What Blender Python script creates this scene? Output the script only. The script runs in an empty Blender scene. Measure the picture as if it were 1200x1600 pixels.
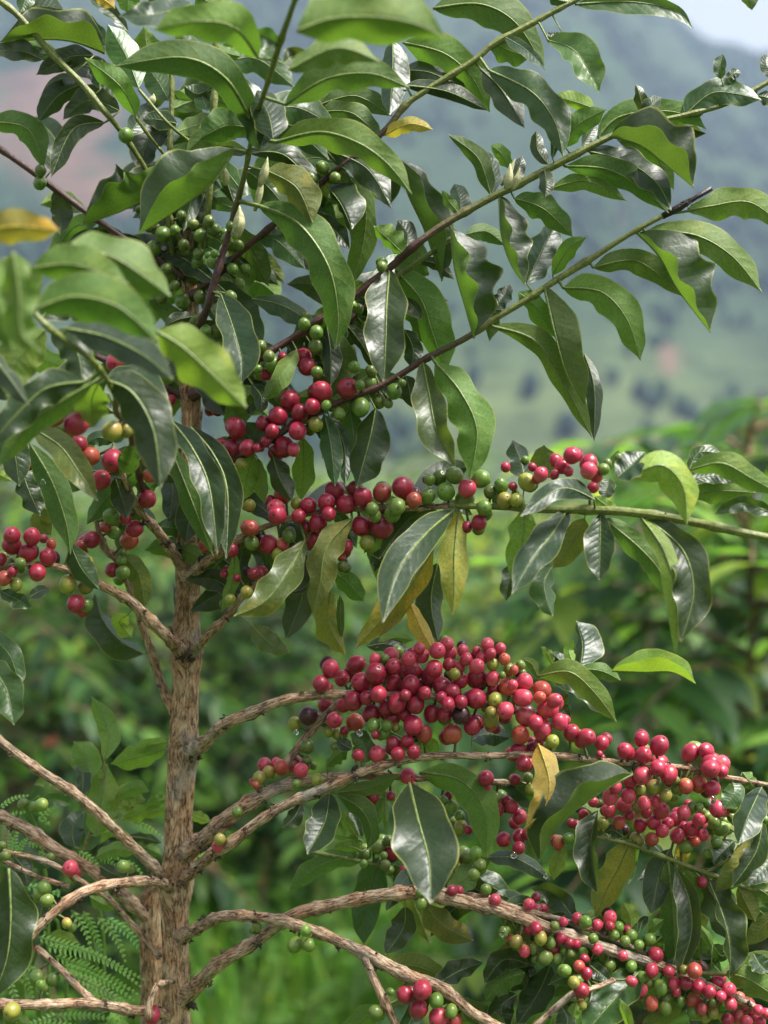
import bpy, math, random
from mathutils import Vector, noise
random.seed(7)
R = math.radians
sc = bpy.context.scene
C = sc.collection
S = 0.4375e-3            # metres per photo pixel at one metre
CAMZ = 1.4
# ------------------------------------------------------------------ camera
cam = bpy.data.cameras.new('camera'); co = bpy.data.objects.new('camera', cam); C.objects.link(co)
co.location = (0, 0, CAMZ); co.rotation_euler = (R(90), 0, 0)
cam.sensor_fit = 'VERTICAL'; cam.sensor_height = 36; cam.lens = 36 / (1600 * S)
cam.clip_start = 0.05; cam.clip_end = 5000
cam.dof.use_dof = True; cam.dof.focus_distance = 0.985; cam.dof.aperture_fstop = 4.6; cam.dof.aperture_blades = 0
sc.camera = co
# ------------------------------------------------------------------ light
SUN_EL, SUN_AZ = 62, 110          # azimuth measured from +Y towards +X
w = bpy.data.worlds.new('World'); sc.world = w; w.use_nodes = True
nt = w.node_tree; bg = nt.nodes['Background']
sky = nt.nodes.new('ShaderNodeTexSky'); sky.sky_type = 'NISHITA'; sky.sun_disc = False
sky.sun_elevation = R(SUN_EL); sky.sun_rotation = R(SUN_AZ); sky.dust_density = 4; sky.air_density = 1.2; sky.ozone_density = 1
hs = nt.nodes.new('ShaderNodeHueSaturation'); hs.inputs['Saturation'].default_value = 0.32
nt.links.new(sky.outputs[0], hs.inputs['Color']); nt.links.new(hs.outputs[0], bg.inputs[0]); bg.inputs[1].default_value = 0.09
sl = bpy.data.lights.new('sun', 'SUN'); sl.energy = 3.3; sl.angle = R(18); sl.color = (1, .96, .9)
so = bpy.data.objects.new('sun', sl); C.objects.link(so)
sd = Vector((math.sin(R(SUN_AZ)) * math.cos(R(SUN_EL)), math.cos(R(SUN_AZ)) * math.cos(R(SUN_EL)), math.sin(R(SUN_EL))))
so.rotation_euler = sd.to_track_quat('Z', 'Y').to_euler(); so.location = (0, 0, 30)
sc.view_settings.view_transform = 'Standard'; sc.view_settings.look = 'None'
sc.view_settings.exposure = 1.5; sc.view_settings.gamma = 1

# ------------------------------------------------------------------ helpers
def P(x, y, d): return Vector(((x - 600) * S * d, d, CAMZ + (800 - y) * S * d))
def tag(o, label=None, cat=None, group=None, kind=None):
    if label: o['label'] = label
    if cat: o['category'] = cat
    if group: o['group'] = group
    if kind: o['kind'] = kind
    return o
def empty(name, loc, label, cat, group=None):
    o = bpy.data.objects.new(name, None); C.objects.link(o); o.location = loc; o.empty_display_size = .05
    return tag(o, label, cat, group)
class MB:
    def __init__(s): s.v = []; s.f = []; s.m = []; s.uv = []; s.c1 = []; s.c2 = []
    def add(s, vs, fs, mi=0, uvs=None, c1=(1, 1, 1, 1), c2=(1, 1, 1, 1)):
        n = len(s.v); s.v.extend([tuple(p) for p in vs]); s.f.extend([tuple(i + n for i in f) for f in fs])
        if isinstance(mi, int): s.m.extend([mi] * len(fs))
        else: s.m.extend(mi)
        s.uv.extend(uvs if uvs else [(0, 0)] * len(vs))
        s.c1.extend(c1 if isinstance(c1, list) else [c1] * len(vs)); s.c2.extend([c2] * len(vs))
    def join(s, o):
        n = len(s.v); s.v += o.v; s.f += [tuple(i + n for i in f) for f in o.f]; s.m += o.m; s.uv += o.uv; s.c1 += o.c1; s.c2 += o.c2
    def mesh(s, name, mats, origin=None):
        me = bpy.data.meshes.new(name)
        vs = s.v if origin is None else [(a - origin[0], b - origin[1], c - origin[2]) for a, b, c in s.v]
        me.from_pydata(vs, [], s.f)
        for m in mats: me.materials.append(m)
        me.polygons.foreach_set('material_index', s.m); me.polygons.foreach_set('use_smooth', [True] * len(s.f))
        uv = me.uv_layers.new(name='UVMap'); li = [0] * len(me.loops); me.loops.foreach_get('vertex_index', li)
        uv.data.foreach_set('uv', [c for i in li for c in s.uv[i]])
        for nm, src in (('c1', s.c1), ('c2', s.c2)):
            a = me.color_attributes.new(nm, 'FLOAT_COLOR', 'POINT'); a.data.foreach_set('color', [c for q in src for c in q])
        me.update(); return me
    def build(s, name, mats, parent=None, origin=None):
        if not isinstance(mats, (list, tuple)): mats = [mats]
        o = bpy.data.objects.new(name, s.mesh(name, mats, origin)); C.objects.link(o)
        if origin is not None: o.location = origin
        if parent:
            o.parent = parent; wp = Vector((0, 0, 0)); q = parent
            while q: wp += q.location; q = q.parent
            o.location = (Vector(origin) if origin is not None else Vector((0, 0, 0))) - wp
        return o
def crom(pts, n):
    """Catmull-Rom through tuples, n samples per segment"""
    out = []; k = len(pts)
    for i in range(k - 1):
        p0 = pts[max(i - 1, 0)]; p1 = pts[i]; p2 = pts[i + 1]; p3 = pts[min(i + 2, k - 1)]
        for j in range(n):
            t = j / n
            out.append(tuple(.5 * ((2 * b) + (c - a) * t + (2 * a - 5 * b + 4 * c - d) * t * t + (-a + 3 * b - 3 * c + d) * t ** 3) for a, b, c, d in zip(p0, p1, p2, p3)))
    out.append(tuple(pts[-1])); return out
def tube(mb, pts, rads, seg=8, mi=0, cap=True, c1=(1, 1, 1, 1), c2=(1, 1, 1, 1), disp=None):
    pts = [Vector(p) for p in pts]; n = len(pts); vs = []; uvs = []; L = 0
    c1l = []
    up = None
    for i in range(n):
        t = (pts[min(i + 1, n - 1)] - pts[max(i - 1, 0)]); t = t.normalized() if t.length > 1e-9 else Vector((0, 0, 1))
        a = Vector((0, 1, 0)) if abs(t.y) < .9 else Vector((1, 0, 0))
        b1 = t.cross(a).normalized(); b2 = t.cross(b1).normalized()
        if i: L += (pts[i] - pts[i - 1]).length
        for j in range(seg + 1):
            an = 2 * math.pi * j / seg + math.pi / 2   # seam at the back (+Y)
            dr = b1 * math.cos(an) + b2 * math.sin(an)
            r = rads[i]
            if disp: r *= disp(i, L, 2 * math.pi * (j % seg) / seg, r)
            vs.append(pts[i] + dr * r); uvs.append((j / seg * 2 * math.pi * rads[i], L))
            c1l.append(c1 if not isinstance(c1, list) else c1[i])
    fs = []
    for i in range(n - 1):
        for j in range(seg):
            a = i * (seg + 1) + j; fs.append((a, a + 1, a + seg + 2, a + seg + 1))
    if cap:
        vs += [pts[0], pts[-1]]; uvs += [(0, 0), (0, L)]; c1l += [c1l[0], c1l[-1]]; k = len(vs)
        for j in range(seg):
            fs.append((k - 2, j + 1, j)); b = (n - 1) * (seg + 1); fs.append((k - 1, b + j, b + j + 1))
    mb.add(vs, fs, mi, uvs, c1l, c2)

# ------------------------------------------------------------------ node helpers
def mat(name):
    m = bpy.data.materials.new(name); m.use_nodes = True; n = m.node_tree
    return m, n, n.nodes['Principled BSDF'], n.nodes['Material Output']
def N(n, t, **k):
    x = n.nodes.new(t)
    for a, b in k.items():
        if a == 'ins':
            for i, v in b.items(): x.inputs[i].default_value = v
        else: setattr(x, a, b)
    return x
def math_(n, op, a, b=None, c=None, clamp=False):
    x = n.nodes.new('ShaderNodeMath'); x.operation = op; x.use_clamp = clamp
    for i, v in enumerate((a, b, c)):
        if v is None: continue
        if isinstance(v, (int, float)): x.inputs[i].default_value = v
        else: n.links.new(v, x.inputs[i])
    return x.outputs[0]
def mixc(n, f, a, b, blend='MIX'):
    x = n.nodes.new('ShaderNodeMix'); x.data_type = 'RGBA'; x.blend_type = blend
    for i, v in ((0, f), (6, a), (7, b)):
        if isinstance(v, (int, float)): x.inputs[i].default_value = v
        elif isinstance(v, tuple): x.inputs[i].default_value = v if len(v) == 4 else v + (1,)
        else: n.links.new(v, x.inputs[i])
    return x.outputs[2]
def sstep(n, v, a, b):
    x = n.nodes.new('ShaderNodeMapRange'); x.interpolation_type = 'SMOOTHSTEP'
    n.links.new(v, x.inputs[0]); x.inputs[1].default_value = a; x.inputs[2].default_value = b; return x.outputs[0]
def noise_(n, scale, detail=4, vec=None, rough=.5):
    x = N(n, 'ShaderNodeTexNoise'); x.inputs['Scale'].default_value = scale; x.inputs['Detail'].default_value = detail
    x.inputs['Roughness'].default_value = rough
    if vec is not None: n.links.new(vec, x.inputs['Vector'])
    return x.outputs['Fac']

# ------------------------------------------------------------------ materials
def leaf_material(name, veins=True):
    m, n, p, out = mat(name)
    a1 = N(n, 'ShaderNodeAttribute', attribute_name='c1'); a2 = N(n, 'ShaderNodeAttribute', attribute_name='c2')
    ge = N(n, 'ShaderNodeNewGeometry'); back = ge.outputs['Backfacing']
    uv = N(n, 'ShaderNodeUVMap', uv_map='UVMap'); sep = N(n, 'ShaderNodeSeparateXYZ'); n.links.new(uv.outputs[0], sep.inputs[0])
    u, v = sep.outputs[0], sep.outputs[1]
    au = math_(n, 'ABSOLUTE', u)
    col = mixc(n, back, a1.outputs['Color'], a2.outputs['Color'])
    tc = N(n, 'ShaderNodeTexCoord')
    big = noise_(n, 45, 3, tc.outputs['Object']); fine = noise_(n, 700, 3, tc.outputs['Object'])
    # mottling: patches of yellower tissue
    yel = mixc(n, 1.0, col, (2.2, 1.5, .8), 'MULTIPLY')
    col = mixc(n, math_(n, 'MULTIPLY', sstep(n, big, .52, .72), a1.outputs['Alpha']), col, yel)
    dark = mixc(n, 1.0, col, (.62, .66, .7), 'MULTIPLY')
    col = mixc(n, sstep(n, fine, .35, .7), col, dark)
    dust = sstep(n, noise_(n, 260, 5, tc.outputs['Object'], .7), .56, .72)
    col = mixc(n, math_(n, 'MULTIPLY', dust, .16), col, (.22, .22, .14))
    if veins:
        k = math_(n, 'MULTIPLY', math_(n, 'SUBTRACT', v, math_(n, 'MULTIPLY', math_(n, 'POWER', au, 1.3), .13)), 10.5)
        fr = math_(n, 'FRACT', k); tri = math_(n, 'ABSOLUTE', math_(n, 'SUBTRACT', fr, .5))   # .5 at the vein
        vein = math_(n, 'MULTIPLY', sstep(n, tri, .462, .495), math_(n, 'SUBTRACT', 1, sstep(n, au, .72, .9)))
        lite = mixc(n, 1.0, col, (1.7, 1.55, 1.3), 'MULTIPLY')
        col = mixc(n, math_(n, 'MULTIPLY', vein, math_(n, 'ADD', .45, math_(n, 'MULTIPLY', back, .4))), col, lite)
        mid = math_(n, 'SUBTRACT', 1, sstep(n, au, .018, .055))
        col = mixc(n, mid, col, mixc(n, .6, col, (.28, .36, .10)))
        rim = sstep(n, math_(n, 'ADD', au, math_(n, 'MULTIPLY', math_(n, 'SUBTRACT', big, .5), .05)), .945, .975)
        col = mixc(n, math_(n, 'MULTIPLY', rim, .6), col, (.27, .29, .07))
        col = mixc(n, math_(n, 'MULTIPLY', sstep(n, v, .962, .985), .7), col, (.32, .31, .20))
        # brown dry marks
        vo = N(n, 'ShaderNodeTexVoronoi'); vo.inputs['Scale'].default_value = 55; n.links.new(tc.outputs['Object'], vo.inputs['Vector'])
        sp = math_(n, 'SUBTRACT', 1, sstep(n, vo.outputs['Distance'], .03, .08))
        rnd = N(n, 'ShaderNodeSeparateColor'); n.links.new(vo.outputs['Color'], rnd.inputs[0])
        sp = math_(n, 'MULTIPLY', sp, sstep(n, rnd.outputs[0], .5, .52))
        col = mixc(n, math_(n, 'MULTIPLY', sp, .8), col, (.09, .055, .03))
        hump = math_(n, 'MULTIPLY', math_(n, 'POWER', math_(n, 'MULTIPLY', tri, 2), 2), -1.0)
        hh = math_(n, 'ADD', math_(n, 'MULTIPLY', hump, math_(n, 'MULTIPLY', .18, math_(n, 'SUBTRACT', 1, sstep(n, au, .5, .95)))), math_(n, 'MULTIPLY', big, 1.4))
        hh = math_(n, 'ADD', hh, math_(n, 'MULTIPLY', fine, .10))
        hh = math_(n, 'ADD', hh, math_(n, 'MULTIPLY', noise_(n, 150, 2, tc.outputs['Object']), .7))
        hh = math_(n, 'ADD', hh, math_(n, 'MULTIPLY', mid, -.6))
        b = N(n, 'ShaderNodeBump'); b.inputs['Distance'].default_value = .0009; b.inputs['Strength'].default_value = .8
        n.links.new(hh, b.inputs['Height']); n.links.new(b.outputs[0], p.inputs['Normal'])
    n.links.new(col, p.inputs['Base Color'])
    ro = math_(n, 'ADD', math_(n, 'ADD', .33 if veins else .4, math_(n, 'MULTIPLY', back, .26)), math_(n, 'MULTIPLY', big, .14))
    n.links.new(ro, p.inputs['Roughness']); p.inputs['Specular IOR Level'].default_value = .5 if veins else .22
    tr = N(n, 'ShaderNodeBsdfTranslucent')
    n.links.new(mixc(n, 1.0, mixc(n, .5, a1.outputs['Color'], a2.outputs['Color']), (2.0, 2.1, 1.0), 'MULTIPLY'), tr.inputs[0])
    mx = N(n, 'ShaderNodeMixShader'); mx.inputs[0].default_value = .27 if veins else .3
    n.links.new(p.outputs[0], mx.inputs[1]); n.links.new(tr.outputs[0], mx.inputs[2]); n.links.new(mx.outputs[0], out.inputs[0])
    return m
LEAF = leaf_material('coffee_leaf'); LEAF2 = leaf_material('bush_leaf', False)
def bark_material(name, c_dark, c_mid, c_light, streak=1.0):
    m, n, p, out = mat(name)
    uv = N(n, 'ShaderNodeUVMap', uv_map='UVMap'); mp = N(n, 'ShaderNodeMapping'); n.links.new(uv.outputs[0], mp.inputs[0])
    mp.inputs['Scale'].default_value = (1, .2, 1)
    tc = N(n, 'ShaderNodeTexCoord')
    s1 = noise_(n, 800, 6, mp.outputs[0], .62); s2 = noise_(n, 60, 4, tc.outputs['Object']); s3 = noise_(n, 900, 4, tc.outputs['Object'], .6)
    s4 = noise_(n, 320, 3, mp.outputs[0], .5)
    f = math_(n, 'ADD', math_(n, 'MULTIPLY', s1, .55), math_(n, 'ADD', math_(n, 'MULTIPLY', s4, .3), math_(n, 'MULTIPLY', s3, .15)))
    cr = N(n, 'ShaderNodeValToRGB'); e = cr.color_ramp.elements
    e[0].position = .40; e[0].color = c_dark + (1,); e[1].position = .58; e[1].color = c_light + (1,)
    q = e.new(.48); q.color = c_mid + (1,)
    n.links.new(f, cr.inputs[0])
    col = mixc(n, sstep(n, s2, .42, .65), cr.outputs[0], mixc(n, 1.0, cr.outputs[0], (.92, .78, .70), 'MULTIPLY'))
    col = mixc(n, math_(n, 'MULTIPLY', sstep(n, noise_(n, 25, 4, tc.outputs['Object']), .56, .7), .6), col, (.30, .30, .26))
    mp2 = N(n, 'ShaderNodeMapping'); n.links.new(uv.outputs[0], mp2.inputs[0]); mp2.inputs['Scale'].default_value = (1, .13, 1)
    cn = noise_(n, 520, 5, mp2.outputs[0], .7)
    crack = math_(n, 'SUBTRACT', 1, sstep(n, math_(n, 'ABSOLUTE', math_(n, 'SUBTRACT', cn, .5)), .004, .03))
    crack = math_(n, 'MULTIPLY', crack, sstep(n, noise_(n, 90, 3, tc.outputs['Object']), .42, .58))
    col = mixc(n, math_(n, 'MULTIPLY', crack, .7), col, c_dark)
    pale = sstep(n, noise_(n, 1300, 3, tc.outputs['Object']), .60, .68)
    col = mixc(n, math_(n, 'MULTIPLY', pale, .5), col, (.55, .46, .34))
    f = math_(n, 'SUBTRACT', f, math_(n, 'MULTIPLY', crack, .3))
    n.links.new(col, p.inputs['Base Color']); p.inputs['Roughness'].default_value = .85; p.inputs['Specular IOR Level'].default_value = .25
    b = N(n, 'ShaderNodeBump'); b.inputs['Distance'].default_value = .0022 * streak; b.inputs['Strength'].default_value = 1
    n.links.new(f, b.inputs['Height']); n.links.new(b.outputs[0], p.inputs['Normal'])
    return m
BARK = bark_material('trunk_bark', (.055, .032, .018), (.39, .25, .135), (.64, .50, .31), 1.2)
BARK2 = bark_material('branch_bark', (.07, .043, .028), (.36, .235, .15), (.60, .47, .33), 1.0)
def attr_mat(name, rough=.5, bump=.0004, scale=500, spec=.5, sss=0):
    m, n, p, out = mat(name)
    a1 = N(n, 'ShaderNodeAttribute', attribute_name='c1'); tc = N(n, 'ShaderNodeTexCoord')
    f = noise_(n, scale, 4, tc.outputs['Object'], .6)
    col = mixc(n, sstep(n, f, .35, .7), a1.outputs['Color'], mixc(n, 1.0, a1.outputs['Color'], (.55, .55, .5), 'MULTIPLY'))
    n.links.new(col, p.inputs['Base Color']); p.inputs['Roughness'].default_value = rough; p.inputs['Specular IOR Level'].default_value = spec
    b = N(n, 'ShaderNodeBump'); b.inputs['Distance'].default_value = bump
    n.links.new(f, b.inputs['Height']); n.links.new(b.outputs[0], p.inputs['Normal'])
    return m
TWIG = attr_mat('young_twig', .5, .0006, 420)
DRY = attr_mat('dry_calyx', .9, .001, 600)
FLOW = attr_mat('flower_bud', .5, .0002, 300)
def cherry_material():
    m, n, p, out = mat('cherry_skin')
    a1 = N(n, 'ShaderNodeAttribute', attribute_name='c1'); a2 = N(n, 'ShaderNodeAttribute', attribute_name='c2')
    tc = N(n, 'ShaderNodeTexCoord'); uv = N(n, 'ShaderNodeUVMap', uv_map='UVMap'); sep = N(n, 'ShaderNodeSeparateXYZ'); n.links.new(uv.outputs[0], sep.inputs[0])
    f = noise_(n, 110, 4, tc.outputs['Object']); g = noise_(n, 1800, 2, tc.outputs['Object'])
    k = math_(n, 'ADD', math_(n, 'MULTIPLY', sep.outputs[1], .8), math_(n, 'MULTIPLY', math_(n, 'SUBTRACT', f, .5), 1.6))
    col = mixc(n, sstep(n, k, .35, .95), a1.outputs['Color'], a2.outputs['Color'])
    col = mixc(n, math_(n, 'MULTIPLY', sstep(n, g, .62, .72), .35), col, (.5, .33, .2))
    vo = N(n, 'ShaderNodeTexVoronoi'); vo.inputs['Scale'].default_value = 130; n.links.new(tc.outputs['Object'], vo.inputs['Vector'])
    sp = math_(n, 'SUBTRACT', 1, sstep(n, vo.outputs['Distance'], .05, .09))
    col = mixc(n, math_(n, 'MULTIPLY', sp, .6), col, (.12, .06, .03))
    n.links.new(col, p.inputs['Base Color']); p.inputs['Specular IOR Level'].default_value = .5
    n.links.new(math_(n, 'ADD', .20, math_(n, 'MULTIPLY', f, .26)), p.inputs['Roughness'])
    p.inputs['Subsurface Weight'].default_value = .25; p.inputs['Subsurface Radius'].default_value = (.006, .0018, .0012); p.inputs['Subsurface Scale'].default_value = .5
    b = N(n, 'ShaderNodeBump'); b.inputs['Distance'].default_value = .0006; b.inputs['Strength'].default_value = .5
    n.links.new(math_(n, 'ADD', math_(n, 'MULTIPLY', f, 1.5), math_(n, 'MULTIPLY', g, .12)), b.inputs['Height']); n.links.new(b.outputs[0], p.inputs['Normal'])
    return m
CHERRY = cherry_material()
# ------------------------------------------------------------------ ground, valley and far hillside
def terrain(x, y):
    if y < 14: z = 0 + .05 * nzz(x * .4, y * .4, 0)
    z0 = .05 * nzz(x * .4, y * .4, 0)
    near = z0 - max(0, y - 9) * .055 - max(0, y - 40) * .10
    # opposite slope
    az = x / max(y, 1.0)
    top = .42 - .10 * smooth(.12, .24, az) + .012 * nzz(az * 14, 2, 0) + .006 * nzz(az * 40, 5, 0)
    dist = 950.0
    t = max(0, (y - 240) / (dist - 240)); far = -34 + (dist * top + 34) * (t ** 1.15) + 10 * nzz(x * .008, y * .006, 3) * min(1, t * 3) + 4 * nzz(x * .03, y * .02, 9) * min(1, t * 3)
    if y > dist: far = dist * top - (y - dist) * .5
    k = smooth(170, 270, y)
    return max(near, -34) * (1 - k) + far * k
def smooth(a, b, x):
    t = min(1, max(0, (x - a) / (b - a))); return t * t * (3 - 2 * t)
def nzz(x, y, z): return noise.noise(Vector((x, y, z)))
def landcover(x, y):
    """real ground cover of the hillside"""
    az, el = x / max(y, 1), (terrain(x, y) - CAMZ) / max(y, 1)
    if y < 150: return (.07, .12, .03, 1)
    n1 = nzz(x * .010, y * .007, 11); n2 = nzz(x * .035, y * .02, 21); n3 = nzz(x * .1, y * .06, 31)
    meadow = (.17, .22, .08); forest = (.020, .050, .026); scrub = (.055, .10, .045); earth = (.24, .14, .10)
    f = smooth(-.05, .25, n1 + .4 * n2)
    c = [a * (1 - f) + b * f for a, b in zip(scrub, forest)]
    m = smooth(.16, .06, el) if el > .04 else 1
    m = smooth(.15, .07, el) * (.75 + .5 * n2)
    m = min(1, max(0, m)); c = [a * (1 - m) + b * m for a, b in zip(c, meadow)]
    for cx, cy, rx, ry in ((-.225, .27, .05, .05), (-.19, .215, .03, .02), (.195, .105, .009, .014), (.165, .225, .01, .03)):
        q = math.hypot((az - cx) / rx, (el - cy) / ry) + .5 * n3 + .3 * n2; k = smooth(1.1, .6, q)
        c = [a * (1 - k) + b * k for a, b in zip(c, earth)]
    v = .72 + .22 * n3; return (c[0] * v, c[1] * v, c[2] * v, 1)
ys = [-6, -3, -1, 0, 1, 2, 3, 4, 5, 6, 7, 8, 9, 10, 12, 14, 17, 20, 25, 30, 40, 55, 75, 100, 130, 160, 190, 220, 240] + [240 + 8 * i for i in range(1, 91)] + [980, 1020, 1080]
us = [i / 60 for i in range(-60, 61)]
vs = []; cs = []; uvs = []
for y in ys:
    wd = 14 + max(0, y) * .55
    for u in us:
        x = u * wd; vs.append((x, y, terrain(x, y))); cs.append(landcover(x, y)); uvs.append((x, y))
n = len(us); fs = [(i * n + j, i * n + j + 1, (i + 1) * n + j + 1, (i + 1) * n + j) for i in range(len(ys) - 1) for j in range(n - 1)]
m, n_, p, out = mat('ground_cover')
a1 = N(n_, 'ShaderNodeAttribute', attribute_name='c1'); tc = N(n_, 'ShaderNodeTexCoord')
f1 = noise_(n_, 9, 6, tc.outputs['Object'], .65); f2 = noise_(n_, .12, 6, tc.outputs['Object'], .7)
c = mixc(n_, sstep(n_, f1, .4, .62), a1.outputs['Color'], mixc(n_, 1.0, a1.outputs['Color'], (.6, .6, .6), 'MULTIPLY'))
c = mixc(n_, sstep(n_, f2, .4, .65), c, mixc(n_, 1.0, c, (.5, .55, .55), 'MULTIPLY'))
n_.links.new(c, p.inputs['Base Color']); p.inputs['Roughness'].default_value = .95; p.inputs['Specular IOR Level'].default_value = .1
mb = MB(); mb.add(vs, fs, 0, uvs, cs); tag(mb.build('ground', m), kind='structure')

# far woodland on the opposite slope: nobody could count it
ico = bpy.data.meshes.new('tmp'); import bmesh
bm = bmesh.new(); bmesh.ops.create_icosphere(bm, subdivisions=1, radius=1); iv = [v.co.copy() for v in bm.verts]; jf = [tuple(v.index for v in f.verts) for f in bm.faces]; bm.free()
rw = random.Random(3); mb = MB(); cnt = 0
while cnt < 3600:
    y = rw.uniform(270, 930); x = rw.uniform(-.30, .30) * y; el = (terrain(x, y) - CAMZ) / y
    if el < .03: continue
    dens = nzz(x * .010, y * .007, 11) + .4 * nzz(x * .035, y * .02, 21)
    if .13 < x / y < .20 and .15 < el < .22: dens = 1
    q = (x / y + .225) / .06, (el - .26) / .07
    if q[0] ** 2 + q[1] ** 2 < 1: continue
    if dens < (.02 if el > .15 else .22) and rw.random() > .05: continue
    cnt += 1; h = rw.uniform(2.2, 5.0); w_ = h * rw.uniform(.5, .75); z = terrain(x, y)
    col = rw.choice(((.02, .05, .03), (.03, .065, .035), (.05, .09, .04), (.02, .04, .03)))
    mb.add([(x + v.x * w_ * rw.uniform(.8, 1.2), y + v.y * w_ * rw.uniform(.8, 1.2), z + h * .7 + v.z * h * rw.uniform(.8, 1.15)) for v in iv], jf, 0, None, col + (1,), col + (1,))
tag(mb.build('far_woodland', attr_mat('far_foliage', .9, .3, .8, .1)), label='hazy woodland covering the far slope', kind='stuff')

# ------------------------------------------------------------------ grass
rg = random.Random(9); mb = MB()
def blade(x, y, h, lean, wd, col):
    z = terrain(x, y) - .01; a = rg.uniform(0, 6.28); dx, dy = math.cos(a), math.sin(a); lx, ly = -dy * wd, dx * wd
    p0 = (x - lx, y - ly, z); p1 = (x + lx, y + ly, z); mx, my, mz = x + dx * lean * .35, y + dy * lean * .35, z + h * .6
    mb.add([p0, p1, (mx + lx * .8, my + ly * .8, mz), (mx - lx * .8, my - ly * .8, mz), (x + dx * lean, y + dy * lean, z + h)], [(0, 1, 2, 3), (3, 2, 4)], 0, None, col, col)
for i in range(26000):
    y = 1.6 + 22 * rg.random() ** 1.6; x = rg.uniform(-.36, .36) * y
    pt = nzz(x * .7, y * .5, 4); h = rg.uniform(.08, .26) * (1 + .8 * pt)
    g = rg.uniform(.7, 1.3) * (1 + .5 * pt); c_ = (.065 * g, .175 * g, .018 * g, 1) if rg.random() < .8 else (.12 * g, .21 * g, .03 * g, 1)
    blade(x, y, h, rg.uniform(.02, .16), rg.uniform(.003, .009) * (1 + y * .06), c_)
# broad-leaved weeds between the blades
for i in range(5200):
    y = 1.8 + 16 * rg.random() ** 1.5; x = rg.uniform(-.36, .36) * y; z = terrain(x, y) + rg.uniform(.03, .30); a = rg.uniform(0, 6.28); l = rg.uniform(.03, .09); w_ = l * .35
    dx, dy = math.cos(a), math.sin(a); g = rg.uniform(.6, 1.3); c_ = (.06 * g, .14 * g, .022 * g, 1)
    e = rg.uniform(-.3, .8) * l
    mb.add([(x, y, z), (x + dx * l * .5 - dy * w_, y + dy * l * .5 + dx * w_, z + e * .6), (x + dx * l, y + dy * l, z + e), (x + dx * l * .5 + dy * w_, y + dy * l * .5 - dx * w_, z + e * .6)], [(0, 1, 2, 3)], 0, None, c_, c_)
tag(mb.build('grass', LEAF2), label='bright green grass and weeds on the plantation floor', kind='stuff')

# ------------------------------------------------------------------ background coffee bushes
def bleaf(mb, o, d, up, L, col, und):
    d = d.normalized(); s = d.cross(up).normalized(); u = s.cross(d); W = L * .21; vs = []; uv = []
    droop = random.uniform(.1, .5)
    for t, f in ((0, .05), (.22, .75), (.5, 1), (.78, .62), (1, .02)):
        c = o + d * (L * t) - Vector((0, 0, 1)) * (droop * L * t * t)
        for q in (-1, 0, 1): vs.append(c + s * (q * W * f) + u * (abs(q) * W * f * .35)); uv.append((q, t))
    fs = [(i * 3 + j, i * 3 + j + 1, i * 3 + j + 4, i * 3 + j + 3) for i in range(4) for j in range(2)]
    mb.add(vs, fs, 0, uv, col + (.4,), und + (1,))
PAL = {'dark': [(.015, .04, .016), (.02, .055, .018), (.035, .085, .022), (.07, .14, .03)], 'mid': [(.035, .09, .025), (.07, .15, .03), (.11, .21, .04), (.03, .07, .03), (.20, .28, .05)],
       'lime': [(.14, .24, .03), (.20, .30, .035), (.09, .18, .03), (.26, .32, .03)]}
def bush_meshes(seed, H, pal, ll=.13, nlat=46, spread=.62, red=.12):
    rb = random.Random(seed); random.seed(seed); crown = MB(); br = MB(); fruit = MB()
    st = [Vector((rb.uniform(-.02, .02), rb.uniform(-.02, .02), H * i / 8)) for i in range(9)]; tube(br, st, [.007 * (1 - .8 * i / 8) + .003 for i in range(9)], 8, 0)
    for k in range(nlat):
        h = H * (.16 + .82 * (k / nlat)); a = k * 2.4 + rb.uniform(-.3, .3); l = spread * (1.15 - .75 * (h / H) ** 2) * rb.uniform(.75, 1.15)
        el = .55 * (h / H) + rb.uniform(-.1, .15); pts = []
        for i in range(7):
            t = i / 6; r_ = l * t; pts.append(Vector((math.cos(a) * r_, math.sin(a) * r_, h + r_ * el - .45 * r_ * r_ / max(.3, l))))
        tube(br, pts, [.006 * (1 - .7 * i / 6) for i in range(7)], 5, 0)
        nn = int(l / .055)
        for i in range(1, nn + 1):
            t = i / nn; q = t * 6; i0 = min(5, int(q)); c = pts[i0].lerp(pts[i0 + 1], q - i0); dr = (pts[i0 + 1] - pts[i0]).normalized(); sd_ = dr.cross(Vector((0, 0, 1))).normalized()
            for s_ in (-1, 1):
                if t < .25 and rb.random() < .5: continue
                d = dr * rb.uniform(.2, .8) + sd_ * s_ + Vector((0, 0, rb.uniform(-.5, .35))); b = PAL[pal]; cc = b[min(len(b) - 1, int(rb.random() ** 1.3 * len(b)))]
                v = rb.uniform(.8, 1.2); cc = tuple(x * v for x in cc); bleaf(crown, c, d, Vector((0, 0, 1)), ll * rb.uniform(.7, 1.15), cc, tuple(min(.5, x * 1.9 + .02) for x in cc))
            if t < .75 and rb.random() < red:
                for _ in range(5):
                    o = c + Vector((rb.gauss(0, .012), rb.gauss(0, .012), rb.gauss(0, .012))); cc = rb.choice(((.3, .02, .03), (.4, .04, .05), (.1, .2, .03)))
                    fruit.add([o + v_ * .008 for v_ in iv], jf, 0, None, cc + (1,), cc + (1,))
    return br.mesh('branches', [BUSHBARK]), crown.mesh('crown', [LEAF2]), fruit.mesh('cherries', [FRUIT])
BUSHBARK = bark_material('bush_bark', (.05, .03, .02), (.16, .10, .06), (.3, .22, .15), .5)
FRUIT = attr_mat('bush_cherries', .35, .0004, 300)
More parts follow.
